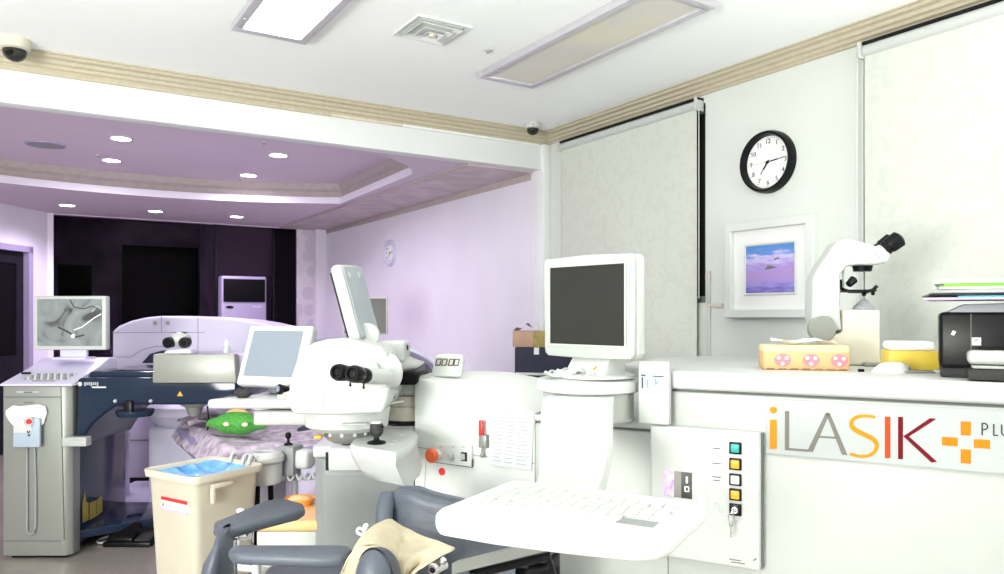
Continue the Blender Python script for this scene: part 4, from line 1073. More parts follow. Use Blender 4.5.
q = mp(862, 309.5); m = MB(); m.lathe([(.036, 0), (.036, .008), (.018, .026), (.008, .036), (0, .038)], (q[0], -.02, q[1]), 'midgrey', 28); m.obj('condenser', ms)
q0 = mp(856, 364); q1 = mp(879, 360); m = MB(); m.bx(q0[0], q1[0], -.095, -.04, 0, .013, 'silver', .004); m.obj('foot_plate', ms)
q = mp(852, 247, -.056); m = MB(); m.box((q[0], -.056, q[1]), (.014, .001, .016), 'sticker', rot=Matrix.Rotation(R(35), 4, 'Y')); m.obj('small_sticker', ms)

# patterned tissue box
TB = Fr(*RF(808, 2.50), -12, ZW)
tb_ = thing('tissue_box', 'flat peach tissue box with pink patches in front of the bench microscope', 'tissue box', TB)
x0, _ = TB.hit(763, 370, -.06); x1, _ = TB.hit(850, 370, -.06); zt2 = TB.hit(765, 350, -.06)[1]; zt3 = TB.hit(765, 345, -.06)[1]
m = MB(); m.bx(x0, x1, -.06, .06, .0, zt2, 'tissue_orange', .008); m.bx(x0 + .001, x1 - .001, -.059, .059, zt2 - .012, zt3, 'tissue_yellow', .006); m.obj('box', tb_)
for k in range(3):
    u = (.23, .56, .88)[k]; c_ = x0 + (x1 - x0) * u
    m = MB(); m.lathe([(0, 0), (.026, 0), (.026, .0012), (0, .0012)], (c_, -.060, zt2 * .5), 'pink', 24, axis=(0, -1, 0), sy=.8)
    pk = m.obj('pink_patch', tb_); m = MB()
    for dx, dz in ((-.012, .008), (.012, .007), (0, -.011)): m.lathe([(0, 0), (.0055, 0), (.0055, .0005), (0, .0005)], (c_ + dx, -.0612, zt2 * .5 + dz), 'paper', 12, axis=(0, -1, 0))
    m.obj('white_dots', pk)
m = MB()
for k in range(7): u = .04 + k * .14; m.bx(x0 + (x1 - x0) * u, x0 + (x1 - x0) * (u + .09), -.0612, -.06, .001, .006, 'tissue_brown')
m.obj('brown_edge', tb_)
m = MB(); rows = [[Vector((x0 + .03 + u * .034, -.03 + v * .02, zt3 + .004 + .012 * math.sin(u * 1.7 + v) * math.sin(v * .9 + .3) + .008)) for u in range(7)] for v in range(4)]
m.grid(catmull(rows, 3), 'paper'); m.obj('tissue', tb_)
pf2 = Fr(*RF(770, 2.62), 0, ZW)
t = thing('ballpoint_pen', 'blue tipped white pen lying behind the left end of the tissue box', 'pen', Fr(*RF(768, 2.66), 20, ZW))
MB().cyl((-.03, 0, .012), (.06, .0, .008), .006, 'white').obj('barrel', t); MB().cyl((-.036, 0, .012), (-.028, 0, .012), .006, 'folder_blue').obj('cap', t)
# yellow tray box with white cloths
YB_ = Fr(*RF(912, 2.50), -14, ZW)
t = thing('yellow_box', 'yellow plastic box full of white wipes beside the black printer', 'box', YB_)
x0, _ = YB_.hit(889, 365, -.06); x1, _ = YB_.hit(941, 365, -.06); zt2 = YB_.hit(912, 351, -.06)[1]
m = MB(); m.bx(x0, x1, -.06, .06, 0, zt2, 'yellow', .006); m.obj('box_body', t)
m = MB(); m.bx(x0 + .004, x1 - .01, -.05, .055, zt2, zt2 + .03, 'paper', .012, 3); m.obj('wipes', t)
t = thing('crumpled_wipe', 'crumpled white wipe on the worktop left of the yellow box', 'tissue', Fr(*RF(893, 2.36), 0, ZW))
rows = [[Vector(((.052 + .012 * math.sin(5 * g + i)) * math.cos(g) * math.cos(i * .4), (.04 + .01 * math.cos(4 * g + i)) * math.sin(g) * math.cos(i * .4), .034 * math.sin(i * .4))) for g in [2 * math.pi * k / 20 for k in range(20)]] for i in range(4)]
MB().grid(rows, 'paper', close_u=True, caps=True).obj('wipe', t, angle=70)
t = thing('metal_strip', 'grey metal strip tool lying in front of the yellow box', 'tool', Fr(*RF(918, 2.33), 0, ZW))
m = MB(); m.bx(-.05, .05, -.008, .008, .0, .006, 'midgrey', .002); m.obj('blade', t); MB().bx(.05, .085, -.012, .012, 0, .009, 'ltgrey', .003).obj('grip', t)
t = thing('pen_cap', 'small black cap lying right of the microscope foot', 'cap', Fr(*RF(861, 2.38), 0, ZW))
m = MB(); m.cyl((-.009, 0, .005), (.009, 0, .005), .005, 'black', bev=.001); m.obj('cap', t)

# printer
PR = Fr(*RF(975, 2.12), -29.3, ZW)
pr = thing('printer', 'glossy black desktop printer at the right end of the worktop', 'printer', PR)
x0 = PR.hit(939, 340, .0)[0]; x1 = x0 + .42
zh = PR.hit(960, 312, 0)[1]
MB().bx(x0, x1, 0, .30, .028, zh, 'black', .012, 3).obj('body', pr)
MB().bx(x0 + .004, x1 - .004, .02, .28, .0, .03, 'blackm', .004).obj('base', pr)
m = MB(); m.prism([(x0 + .0, zh - .01), (x1, zh - .01), (x1 - .02, zh + .03), (x0 + .06, zh + .022)], 'y', .01, .29, 'midgrey', .006); m.obj('scanner_lid', pr)
a = PR.hit(968, 370, -.10)[0]
m = MB(); m.bx(a, x1 - .03, -.10, .01, .004, .032, 'blackm', .004); m.obj('paper_tray', pr)
m = MB(); m.bx(a - .0, x1 - .04, -.085, .0, .045, .082, 'white2', .012, 3); m.bx(a + .01, x1 - .05, -.09, .0, .034, .042, 'seam', .003); m.obj('output_flap', pr)
m = MB(); m.bx(a + .025, x1 - .1, -.03, .0, .083, .088, 'black'); m.obj('output_slot', pr)
q = PR.hit(976.5, 341.5, -.002); m = MB(); m.bx(q[0] - .011, q[0] + .011, -.0015, 0, q[1] - .011, q[1] + .011, 'ltgrey', .0004, 1); m.strokes([(q[0] - .004, q[1] + .005), (q[0] + .004, q[1] + .005), (q[0] - .004, q[1] + .001), (q[0] - .004, q[1] - .005)], .0015, -.0022, -.0015, 'black_ink'); m.obj('badge', pr)
q = PR.hit(953.5, 333, -.002); m = MB(); m.box((q[0], -.001, q[1]), (.008, .002, .012), 'paper', rot=Matrix.Rotation(R(25), 4, 'Y')); m.obj('light_mark', pr)
m = MB(); q = PR.hit(971, 330, 0); m.bx(q[0] - .001, q[0] + .001, -.001, 0, .05, zh - .005, 'line'); m.obj('door_seam', pr)
zp = zh + .034
lay = [('folder', 'lilac cardboard folder at the bottom of the pile on the printer', 'folder_lilac', -.05, .006, 926), ('folder', 'blue folder with black spine in the pile on the printer', 'folder_blue', .04, .005, 956),
       ('folder', 'dark grey folder sticking out left in the pile on the printer', 'screen', .03, .006, 925), ('folder', 'grey paper folder in the middle of the pile on the printer', 'folder_grey', .0, .010, 934),
       ('folder', 'cream paper bundle under the green folder on the printer', 'cream', .02, .008, 938), ('folder', 'lime green folder near the top of the pile on the printer', 'folder_green', .05, .008, 941),
       ('folder', 'white paper sheaf on top of the pile on the printer', 'paper', .01, .012, 935)]
for k, (nm, lab, mm, dy, th, px) in enumerate(lay):
    xa = PR.hit(px, 300, -.04)[0]
    f = thing(nm, lab, 'folder', Fr(PR.r0, PR.f0, PR.yaw, ZW + zp), group='folders and papers piled on the printer')
    m = MB(); m.box(((xa + x1 - .04) / 2, .11 + dy * .3, th / 2), (x1 - .04 - xa, .28, th), mm, .0015, 1, rot=(-3, 2, 4, -2, 1, 3, -1)[k]); m.obj('cover', f)
    m = MB(); m.box(((xa + x1 - .04) / 2 + .006, .112 + dy * .3, th / 2), (x1 - .04 - xa - .004, .281, th * .5), 'paper', .0, 1, rot=(-3, 2, 4, -2, 1, 3, -1)[k]); m.obj('pages', f)
    zp += th + .0006

# ------------------------------------------------------------------ rear laser: grey operator console with monitor
I = Fr(*RF(37, 4.20), 0)
x0 = I.hit(3, 450)[0]; x1 = I.hit(70, 450)[0]; xr = x1 + .10
ic = thing('operator_console', 'tall silver-grey laser operator console with sloped keyboard top at far left', 'console', I)
zt = I.hit(37, 386)[1]; ztb = 1.09
m = MB(); m.prism([(x0, 0), (x1 - .05, 0), (x1 - .02, .008), (x1, .03), (x1 + .002, .10), (x0, .10)], 'z', .018, zt, 'silver', .006, 3); bd = m.obj('body', ic, angle=50)
m = MB(); m.prism([(x0 + .03, .03), (x1 - .04, .03), (x1 - .04, .10), (x0 + .03, .10)], 'z', .0, .05, 'black'); m.obj('plinth', ic)
# sloped top
prof = [(-.015, zt - .0), (-.015, zt + .012), (.05, zt + .03), (.25, zt + .085), (.38, ztb), (.48, ztb), (.48, zt)]
m = MB(); m.prism(prof, 'x', x0 - .01, x1 + .02, 'lilac_shell', .008); tp = m.obj('sloped_top', ic, angle=30)
def slope(y): 
    for (a, b), (c, d) in zip(prof[1:], prof[2:]):
        if y <= c: return b + (d - b) * (y - a) / (c - a)
    return ztb
m = MB()
for r_ in range(4):
    for k in range(13):
        y = .055 + r_ * .026; xx = x0 + .09 + k * .0185 + r_ * .004
        m.box((xx, y, slope(y) + .003), (.014, .019, .008), 'midgrey' if (r_ + k) % 2 == 0 else 'ltgrey', .002, 1)
m.obj('keyboard_keys', tp)
m = MB(); y = .025; m.box((x0 + .21, y, slope(y) + .002), (.12, .02, .008), 'midgrey', .003); m.obj('palm_keys', tp)
m = MB(); y = .14; m.box((x0 + .04, y, slope(y) + .006), (.05, .02, .012), 'black', .005); m.obj('mouse', tp)
# front details
m = MB(); z_ = lambda py: I.hit(37, py)[1]; X_ = lambda px: I.hit(px, 450)[0]
m.strokes([(X_(5), z_(397)), (X_(61), z_(397))], .006, -.003, .004, 'line'); m.strokes([(X_(61), z_(386)), (X_(64), z_(540))], .004, -.003, .004, 'line'); m.bx(x0, x1 - .05, -.003, .01, z_(541) - .003, z_(541) + .003, 'line'); m.obj('front_seam', bd)
m = MB(); m.bx(X_(17), X_(40), -.004, .002, z_(393), z_(391), 'ink'); m.bx(X_(24), X_(33), -.0045, .002, z_(392.6), z_(391.6), 'black_ink'); m.bx(X_(24), X_(34), -.004, .002, z_(403), z_(402), 'sign_grey'); m.obj('drawer_mark', bd)
# long bent handle slot
pts = [(X_(28), -.008, z_(532))] + [(X_(28), -.008, z_(v)) for v in (500, 460, 445)] + [(X_(29), -.008, z_(441)), (X_(31.5), -.008, z_(439)), (X_(34), -.008, z_(441)), (X_(35.5), -.008, z_(446))] + [(X_(36.5), -.008, z_(v)) for v in (480, 528)] + [(X_(36), -.008, z_(532)), (X_(32), -.008, z_(534))]
m = MB(); m.tube(pts, .006, 'midgrey', 8, closed=True); m.obj('wire_handle', ic)
# tray holder on the front: white cloth and blue-grey hand piece
t = thing('white_cloth', 'white cloth draped behind the blue-grey holder on the silver console', 'cloth', I)
pts = [(8, 410), (15, 405), (22, 406), (40, 404), (47, 406), (48.5, 413), (45, 424), (38, 426), (36, 417), (18, 418), (16, 426), (11, 420), (8, 415)]
m = MB(); m.prism([I.hit(*p) for p in pts], 'y', -.022, -.006, 'paper', .004); m.obj('cloth', t)
t = thing('hand_controller', 'blue-grey box with red button hung on the silver console front', 'controller', I)
m = MB(); m.bx(X_(18), X_(44.5), -.045, -.024, z_(446), z_(417), 'lilac_btn', .006); m.bx(X_(19), X_(37), -.05, -.04, z_(432), z_(416), 'ltgrey', .008); m.obj('holder', t)
c = I.hit(29, 421.5, -.05); m = MB(); m.lathe([(.022, 0), (.026, 0), (.026, .006), (.022, .006)], (c[0], -.05, c[1]), 'white', 24, axis=(0, -1, 0)); m.obj('button_ring', t)
m = MB(); m.lathe([(0, 0), (.015, 0), (.013, .008), (0, .01)], (c[0], -.05, c[1]), 'red', 24, axis=(0, -1, 0)); m.obj('red_button', t)
m = MB(); c = I.hit(29, 432, -.047); m.strokes([(c[0] - .008, c[1] + .006), (c[0] - .002, c[1] - .004), (c[0] + .008, c[1] + .006)], .006, -.052, -.046, 'black_ink'); m.bx(c[0] - .005, c[0] + .005, -.052, -.046, c[1] - .022, c[1] - .013, 'black_ink'); m.obj('symbol', t)
# its monitor
MI = Fr(*RF(70, 4.45), 0, ztb)
mon = thing('monitor', 'white framed monitor with reflections painted on its grey screen, on top of the silver console at far left', 'monitor', MI)
a = MI.hit(33.5, 296); b = MI.hit(106, 350)
m = MB(); m.bx(a[0], b[0], -.0, .05, b[1], a[1], 'white', .01, 3); m.obj('monitor_case', mon)
m = MB(); p = MI.hit(37.5, 299); q = MI.hit(102, 346); m.bx(p[0], q[0], -.003, .0, q[1], p[1], 'screen_refl'); sc_ = m.obj('screen', mon)
m = MB()
def sq(px, py): return MI.hit(px, py, -.004)
m.strokes([sq(74, 330), sq(82, 327), sq(94, 318), sq(101, 314)], .006, -.005, -.003, 'paper'); m.strokes([sq(58, 327), sq(68, 332), sq(76, 337), sq(84, 335)], .010, -.0045, -.003, 'black_ink'); m.strokes([sq(70, 300), sq(74, 307), sq(84, 309), sq(92, 306), sq(98, 309)], .006, -.0045, -.003, 'black_ink'); m.strokes([sq(92, 312), sq(97, 306), sq(101, 309)], .006, -.0045, -.003, 'ink')  # painted strokes imitate cables reflected in the screen
m.lathe([(0, 0), (.012, 0), (.012, .001), (0, .001)], (sq(73, 336)[0], -.004, sq(73, 336)[1]), 'paper', 16, axis=(0, -1, 0)); m.obj('screen_reflection', sc_)
m = MB(); m.bx(-.10, .10, -.02, .10, 0, .012, 'lilac_shell', .004); m.bx(-.08, .08, .03, .06, .01, b[1] + .05, 'lilac_shell', .01); m.obj('monitor_foot', mon)

# navy laser body with arm
Nn = Fr(*RF(75, 4.22), 0)
ln_ = thing('laser_unit', 'glossy navy femtosecond laser with long arm over the bed', 'medical laser', Nn)
ztn = 1.0
m = MB(); rr_ = [Nn.loc(*RF(px, f)) for px, f in ((75, 4.30), (126, 5.02))]
m.prism([rr_[0], rr_[1], (rr_[1][0] - .36, rr_[1][1]), (rr_[0][0] - .36, rr_[0][1] + .06), (rr_[0][0] - .04, rr_[0][1] + .02)], 'z', .03, .945, 'navy', .015, 3); m.obj('base_cabinet', ln_)
def nh(px, py, y=0): return Nn.hit(px, py, y)
# arm: outline in front view, extruded back
ar = [nh(72, 378), nh(238, 378), nh(238, 401), nh(213, 404), nh(190, 405), nh(152, 405), nh(118, 405), nh(106, 412), nh(92, 424), nh(76, 446), nh(72, 446)]
xa0 = Nn.loc(I.r0 + x1 + .025, 4.2)[0]
ar = [(max(x, xa0), z) for x, z in ar]
m = MB(); m.prism([(x, min(z, ztn)) for x, z in ar], 'y', .0, .62, 'navy', .02, 3); m.prism([(xa0, ztn - .01), (nh(238, 378)[0], ztn - .01), (nh(238, 378)[0] - .02, ztn + .03), (xa0 + .02, ztn + .03)], 'y', .10, .66, 'navy', .01); am = m.obj('arm', ln_)
m = MB(); c_ = nh(130, 411); m.lathe([(0, 0), (.09, 0), (.10, .02), (.10, .035), (0, .04)], (c_[0], .06, c_[1] - .035), 'navy', 32); m.bx(c_[0] - .03, c_[0] + .02, -.02, .03, c_[1] - .03, c_[1] + .06, 'black', .01); m.obj('joint', am)
for px in (115.5, 151): c = nh(px, 401); MB().ball((c[0], -.004, c[1]), .010, 'white', 12).obj('white_stud', am)
m = MB(); p = nh(80, 384); m.lathe([(0, 0), (.012, 0), (.012, .001), (0, .001)], (p[0], -.0005, p[1]), 'ltgrey', 16, axis=(0, -1, 0))
for k in range(7): q = nh(85 + k * 2.1, 383.6); m.bx(q[0] - .004, q[0] + .004, -.0012, 0, q[1] - (.008 if k % 3 else .013), q[1] + .008, 'ink')
q0, q1 = nh(92, 386.5), nh(106, 388); m.bx(q0[0], q1[0], -.0012, 0, q1[1], q0[1], 'ltgrey'); m.obj('arm_lettering', am)
c = nh(180, 394); m = MB(); m.prism([(c[0] - .017, c[1] - .012), (c[0] + .017, c[1] - .012), (c[0], c[1] + .016)], 'y', -.0015, 0, 'amber'); m.obj('warning_triangle', am)
# white bar label on the cabinet, yellow marks
m = MB(); a = nh(67, 436, -.05); b = nh(91, 445, -.05); m.bx(a[0], b[0], -.10, -.04, b[1], a[1], 'white2', .005); wb = m.obj('white_latch', ln_)
q = nh(78, 440, -.101); m = MB(); m.bx(q[0] - .04, q[0] + .045, -.1015, -.099, q[1] - .005, q[1] + .005, 'ink'); m.obj('latch_print', wb)
# flat yellow shapes set on the cabinet's side
d_ = (Vector(rr_[1]) - Vector(rr_[0])); 
def side(px, py, out=.003):
    fs = Fr(Nn.r0, Nn.f0, 0); a, b = Vector(rr_[0]), Vector(rr_[1])
    # intersect the ray with the cabinet's side
    lo, hi = 0., 1.
    for _ in range(40):
        t = (lo + hi) / 2; p = a.lerp(b, t); r = p.x + Nn.r0; f = p.y + Nn.f0
        if CX + FPX * r / f < px: lo = t
        else: hi = t
    n = Vector((d_.y, -d_.x)).normalized()
    return Vector((p.x + n.x * out, p.y + n.y * out, CAMH - (py - HY) / FPX * f))
m = MB()
for poly in (((82, 523), (82, 503), (84, 490), (86, 502), (88, 502), (88, 520)), ((89, 520), (89, 503), (96, 500), (96, 516)), ((96.5, 516), (96.5, 500), (100, 496), (102, 497), (102, 511))):
    vs = [m.bm.verts.new(side(*p)) for p in poly]; m.bm.faces.new(vs).material_index = m.mi('yellow_dull')
o = m.obj('yellow_shapes', ln_, smooth=False)
# lower shelf leg with foot plate
m = MB(); p = [Nn.loc(*RF(px, f)) for px, f in ((76, 4.32), (158, 4.60), (160, 5.0), (120, 5.0))]; m.prism(p, 'z', ZP(526, 4.6), ZP(518, 4.6), 'navy', .01); m.obj('foot_plate', ln_)
# silver head box
B0, B1 = nh(153, 354, -.06), nh(237, 383, -.06)
m = MB(); w0, w1 = B0[0], B1[0]
m.prism([(w0, B1[1]), (w0 + .004, B0[1]), (w1 - .012, B0[1]), (w1, B1[1])], 'y', -.07, .0, 'silver_dark', .008)
m.prism([(w0 + .005, B1[1]), (w0 + .005, B0[1] - .006), (w1 + .05, B0[1] - .006), (w1 + .05, B1[1])], 'y', .0, .42, 'lilac_mid', .008); hb = m.obj('head_box', ln_)
m = MB(); c = nh(193, 402, .12); m.lathe([(.10, 0), (.085, -.03), (.05, -.05), (.035, -.09), (.03, -.10), (0, -.10)], (c[0], .14, c[1] + .02), 'silver', 32); m.tube([(c[0] + .09, .1, c[1] - .02), (c[0] + .1, .1, c[1] - .12), (c[0] + .09, .1, c[1] - .16)], .004, 'black', 6); m.obj('patient_cone', ln_)
m = MB(); c = nh(152, 365, .1); m.lathe([(0, 0), (.035, 0), (.035, .03), (0, .03)], (w0 - .005, .10, nh(152, 367, .1)[1]), 'lilac_shell', 20, axis=(-1, 0, 0)); m.obj('side_knob', hb)
# white-lilac binoculars and bottle on the head box
Bn = Fr(*RF(179, 4.26), 0, B0[1] - .006)
bi = thing('binocular_viewer', 'small white binocular viewer with black eyepieces on the silver head box', 'binoculars', Bn)
zb = Bn.z0
def bq(px, py): 
    a = Bn.hit(px, py); return a
m = MB(); a = bq(167, 352); b = bq(194, 345); m.prism([(a[0], 0), (b[0], 0), (b[0], .02), (b[0] - .02, .035), (a[0] + .02, .025), (a[0], .015)], 'y', -.04, .08, 'lilac_shell', .008); m.obj('base', bi)
c = bq(179, 340.5); m = MB(); m.ball((c[0], .02, c[1] + .004), (.06, .05, .045), 'white'); m.bx(c[0] - .035, c[0] + .035, .0, .05, c[1] + .025, c[1] + .048, 'black', .01); m.obj('body', bi)
for dx in (-.046, .046):
    m = MB(); m.cyl((c[0] + dx * .9, .0, c[1] - .008), (c[0] + dx, -.05, c[1] - .012), .032, 'black', .030, bev=.005); e_ = m.obj('eyepiece', bi)
    MB().cyl((c[0] + dx, -.0505, c[1] - .012), (c[0] + dx, -.053, c[1] - .012), .017, 'void').obj('eye_lens', e_)
t = thing('dropper_bottle', 'small white dropper bottle at the right end of the silver head box', 'bottle', Fr(*RF(226.5, 4.26), 0, B0[1] - .006))
MB().lathe([(0, 0), (.019, 0), (.020, .008), (.020, .04), (.013, .05), (.011, .053), (0, .053)], (0, 0, 0), 'white', 24).obj('bottle', t); MB().lathe([(0, .052), (.010, .052), (.008, .075), (.004, .082), (0, .083)], (0, 0, 0), 'paper', 16).obj('nozzle', t)

# ------------------------------------------------------------------ lilac-white laser housing behind
Hs = Fr(*RF(185, 5.5), 0)
hs = thing('laser_housing', 'big rounded lilac-white machine housing behind the navy laser arm', 'medical laser', Hs)
ol = [(112, 400), (112, 331), (118, 326), (130, 321), (145, 317.5), (160, 316), (200, 317), (240, 320), (262, 323.5), (290, 330), (310, 340), (310, 400)]
pp = [Hs.hit(*p) for p in ol]
m = MB(); m.prism([pp[0]] + pp[1:-1] + [pp[-1]], 'y', 0, .5, 'lilac_shell', .02, 3); hh_ = m.obj('housing', hs, angle=40)
m = MB(); m.strokes([Hs.hit(112, 332.5), Hs.hit(205, 332.5)], .006, -.002, .004, 'lilac_mid'); m.strokes([Hs.hit(161.5, 316), Hs.hit(161.5, 332)], .005, -.002, .004, 'lilac_mid')
m.strokes([Hs.hit(198, 318), Hs.hit(198, 352)], .006, -.002, .004, 'lilac_mid')
m.strokes([Hs.hit(112, 357), Hs.hit(131, 357), Hs.hit(142, 350), Hs.hit(155, 346.5), Hs.hit(172, 346)], .007, -.002, .004, 'lilac_mid'); m.obj('housing_seam', hh_)
for px in (155.5, 168):
    a = Hs.hit(px, 323); m = MB(); m.bx(a[0] - .021, a[0] + .021, -.004, .002, a[1] - .021, a[1] + .021, 'ltgrey', .001, 1); pt = m.obj('port_plate', hh_)
    m = MB(); m.bx(a[0] - .012, a[0] + .012, -.005, -.003, a[1] - .012, a[1] + .012, 'lilac_mid'); m.obj('port', pt)
m = MB(); pa = [Hs.hit(*p, -.01) for p in ((142, 363), (150, 354), (162, 350.5), (175, 350), (175, 363))]; m.prism(pa, 'y', -.012, .0, 'navy_dark'); m.obj('opening', hh_)
# lilac support column with round cap under the arm
Pc = Fr(*RF(190, 5.15), 0)
pc = thing('support_pedestal', 'lilac pedestal with broad rounded top behind the bed', 'pedestal', Pc)
m = MB(); r1 = (238 - 143) / 2 / FPX * 5.15; m.lathe([(0, ZP(402, 5.0)), (r1 * .8, ZP(402, 5)), (r1, ZP(408, 5)), (r1, ZP(416, 5)), (r1 * .86, ZP(424, 5)), (r1 * .7, ZP(430, 5)), (0, ZP(430, 5))], (0, .1, 0), 'lilac_shell', 44); m.obj('top_disc', pc)
a = Pc.hit(151, 470); b = Pc.hit(215, 430); m = MB(); m.bx(a[0], b[0], -.06, .30, .06, b[1] + .03, 'lilac_shell', .04, 4); m.obj('column', pc)
m = MB(); m.bx(a[0] - .05, b[0] - .1, -.10, .34, 0, .06, 'navy', .02); m.obj('plinth', pc)
# a second lilac post left of it
P2 = Fr(*RF(121, 5.35), 0)
p2 = thing('support_post', 'slim lilac post beside the navy cabinet, left of the pedestal', 'post', P2)
m = MB(); m.cyl((0, 0, .05), (0, 0, ZP(411, 5.3)), .055, 'lilac_wall'); m.obj('post', p2); MB().lathe([(0, 0), (.09, 0), (.09, .05), (0, .06)], (0, 0, 0), 'navy_dark', 24).obj('foot', p2); MB().lathe([(0, 0), (.075, 0), (.075, .05), (.06, .06), (0, .06)], (0, 0, ZP(416, 5.3)), 'lilac_shell', 28).obj('collar', p2)
# low platform
m = MB(); LP = Fr(*RF(150, 5.3), 0)
t = thing('floor_platform', 'low lilac base platform on the floor under the navy laser arm', 'platform', LP)
m.bx(-.35, .75, -.40, .5, 0, .09, 'lilac_shell', .03, 3); m.obj('platform', t)
t = thing('rail_cabinet', 'low dark lilac equipment cabinet behind the platform', 'cabinet', Fr(*RF(150, 6.1), 0))
MB().bx(-.45, .35, 0, .35, .04, .62, 'lilac_mid', .02).obj('body', t); MB().bx(-.42, .32, -.01, 0, .34, .35, 'line').obj('drawer_seam', t); MB().bx(-.43, .33, .02, .33, 0, .04, 'black').obj('plinth', t)
# foot pedal
t = thing('foot_pedal', 'black foot switch on the floor beside the navy cabinet', 'foot switch', Fr(*RF(132, 4.48), 0))
m = MB(); m.bx(-.14, .14, -.07, .08, 0, .03, 'black', .008); m.obj('pedal_base', t)
m = MB(); m.prism([(-.06, .03), (.08, .03), (.08, .11), (.04, .12), (-.06, .05)], 'x', -.12, .03, 'black', .008); m.obj('pedal_hood', t)
m = MB(); m.prism([(-.06, .032), (.07, .032), (.07, .06), (-.06, .045)], 'x', .04, .13, 'blackm', .006); m.obj('pedal_tread', t)
m = MB(); pts = [(-.13, .02, .02), (-.17, -.02, .012), (-.22, .03, .010), (-.2, .12, .010), (-.12, .2, .010)]; m.tube(catmull([[Vector(p) for p in pts]] * 2, 5)[0], .006, 'ltgrey', 8); m.obj('pedal_cable', t)

# ------------------------------------------------------------------ air conditioner
AC = Fr(*RF(245, 8.95), YAW * -1)      # faces straight down the rear room
yA = YE - .24
ac = thing('air_conditioner', 'tall floor standing air conditioner with black outlet at the glazed wall', 'air conditioner', loc=(2.20, yA, 0))
m = MB(); m.bx(-.255, .255, 0, .20, 0, 1.80, 'lilac_mid', .02, 3); m.obj('cabinet', ac)
m = MB(); m.bx(-.235, .235, -.012, .004, 1.50, 1.765, 'void', .006); lo_ = m.obj('air_outlet', ac)
m = MB(); 
for k in range(7): m.bx(-.225, .225, -.014, -.010, 1.53 + k * .033, 1.535 + k * .033, 'void')
m.obj('outlet_vanes', lo_)
m = MB(); m.prism([(.045 * math.cos(R(g)) - .165, .016 * math.sin(R(g)) + 1.44) for g in range(0, 360, 20)], 'y', -.004, .002, 'black'); m.obj('display', ac)
m = MB(); m.bx(.09, .20, -.003, .002, 1.44, 1.452, 'ltgrey'); m.obj('name_strip', ac)
m = MB(); m.bx(.15, .21, -.004, .002, 1.22, 1.29, 'lilac_btn'); m.obj('control_label', ac)
m = MB(); m.bx(-.23, .23, -.004, .002, .25, .95, 'midgrey', .002); m.obj('intake_grille', ac)
# black board in the dark room beyond the glass
t = thing('dark_board', 'big black rectangular panel beyond the dark end glass', 'panel', loc=(1.50, 10.35, 1.35))
MB().bx(-.44, .44, 0, .05, -1.35, .86, 'void', .004).obj('panel', t)
t = thing('dark_picture', 'small black picture on the dark patterned wall beyond the glass', 'picture', loc=(.62, 11.56, 1.72))
MB().bx(-.18, .18, 0, .03, -.28, .28, 'void').obj('panel', t); MB().bx(-.2, .2, .01, .035, -.3, .3, 'screen').obj('frame', t)

# ------------------------------------------------------------------ monitor and hose stand by the lilac wall, navy cabinet, cardboard box
t = thing('monitor', 'dark flat monitor on a stand before the lilac wall, behind the tilted display', 'monitor', Fr(*RF(366, 6.0), 0))
F_ = Fr(*RF(366, 6.0), 0); a = F_.hit(343, 297); b = F_.hit(387.5, 335)
MB().bx(a[0], b[0], 0, .04, b[1], a[1], 'ltgrey', .006).obj('monitor_case', t)
MB().bx(a[0] + .012, b[0] - .012, -.003, 0, b[1] + .012, a[1] - .012, 'screen').obj('screen', t)
m = MB(); m.cyl((0, .06, .03), (0, .06, b[1] + .12), .025, 'ltgrey'); m.lathe([(0, 0), (.2, 0), (.2, .02), (.03, .035), (0, .035)], (0, .06, 0), 'ltgrey', 32); m.bx(-.04, .04, .03, .07, b[1] + .05, b[1] + .15, 'ltgrey'); m.obj('pole_stand', t)
t = thing('cable_stand', 'lilac curved cable stand between the microscope head and the digital timer', 'stand', Fr(*RF(425, 4.6), 0))
F_ = Fr(*RF(425, 4.6), 0)
for k in range(3):
    m = MB(); p = [F_.at(px, py + k * 4, 4.6 + k * .04) for px, py in ((392, 345), (405, 348), (418, 353), (430, 360), (440, 370), (446, 384))]
    m.tube(catmull([p, p], 4)[0], .014, 'lilac_mid' if k % 2 else 'lilac_shell', 10); m.obj('cable', t)
m = MB(); q = F_.at(440, 380, 4.64); m.bx(q.x - .10, q.x + .12, -.10, .20, 0, q.z, 'lilac_mid', .03); m.obj('cable_housing', t)
NC = Fr(*RF(540, 4.85), -12)
nc = thing('equipment_cabinet', 'dark navy equipment cabinet before the white corner post', 'cabinet', NC)
a = NC.hit(514.5, 347); xw = NC.hit(575, 347)[0]
m = MB(); m.bx(a[0], xw, 0, .34, .05, a[1], 'navy_dark', .01); m.obj('body', nc)
m = MB(); z_ = NC.hit(540, 374)[1]; m.bx(a[0] + .01, xw, -.006, .0, z_ - .008, z_ + .008, 'ltgrey'); m.obj('shelf_edge', nc)
m = MB(); q = NC.hit(536.5, 351); m.bx(q[0] - .016, q[0] + .016, -.004, 0, q[1] - .022, q[1] + .022, 'paper'); m.obj('label', nc)
m = MB(); m.bx(a[0] + .02, xw - .02, .02, .32, 0, .05, 'black'); m.obj('plinth', nc)
zc_ = a[1]
CB = Fr(*RF(531, 4.97), -12, zc_)
cb = thing('cardboard_box', 'small brown cardboard box with white tissue on the navy cabinet', 'box', CB)
p = CB.hit(515.5, 346); q = CB.hit(543, 331); qm = CB.hit(536, 331)
m = MB(); m.bx(p[0], qm[0], -.10, .10, 0, q[1], 'cardboard', .003); m.bx(qm[0], q[0] + .03, -.10, .10, 0, q[1], 'card2', .003); m.obj('box', cb)
m = MB(); rows = [[Vector((p[0] + (q[0] - p[0]) * u / 7, -.09 + .045 * v, q[1] - .005 + (.045 + .018 * math.sin(u * 2.1 + v)) * math.sin(math.pi * (u + .3) / 7.6))) for u in range(8)] for v in range(5)]
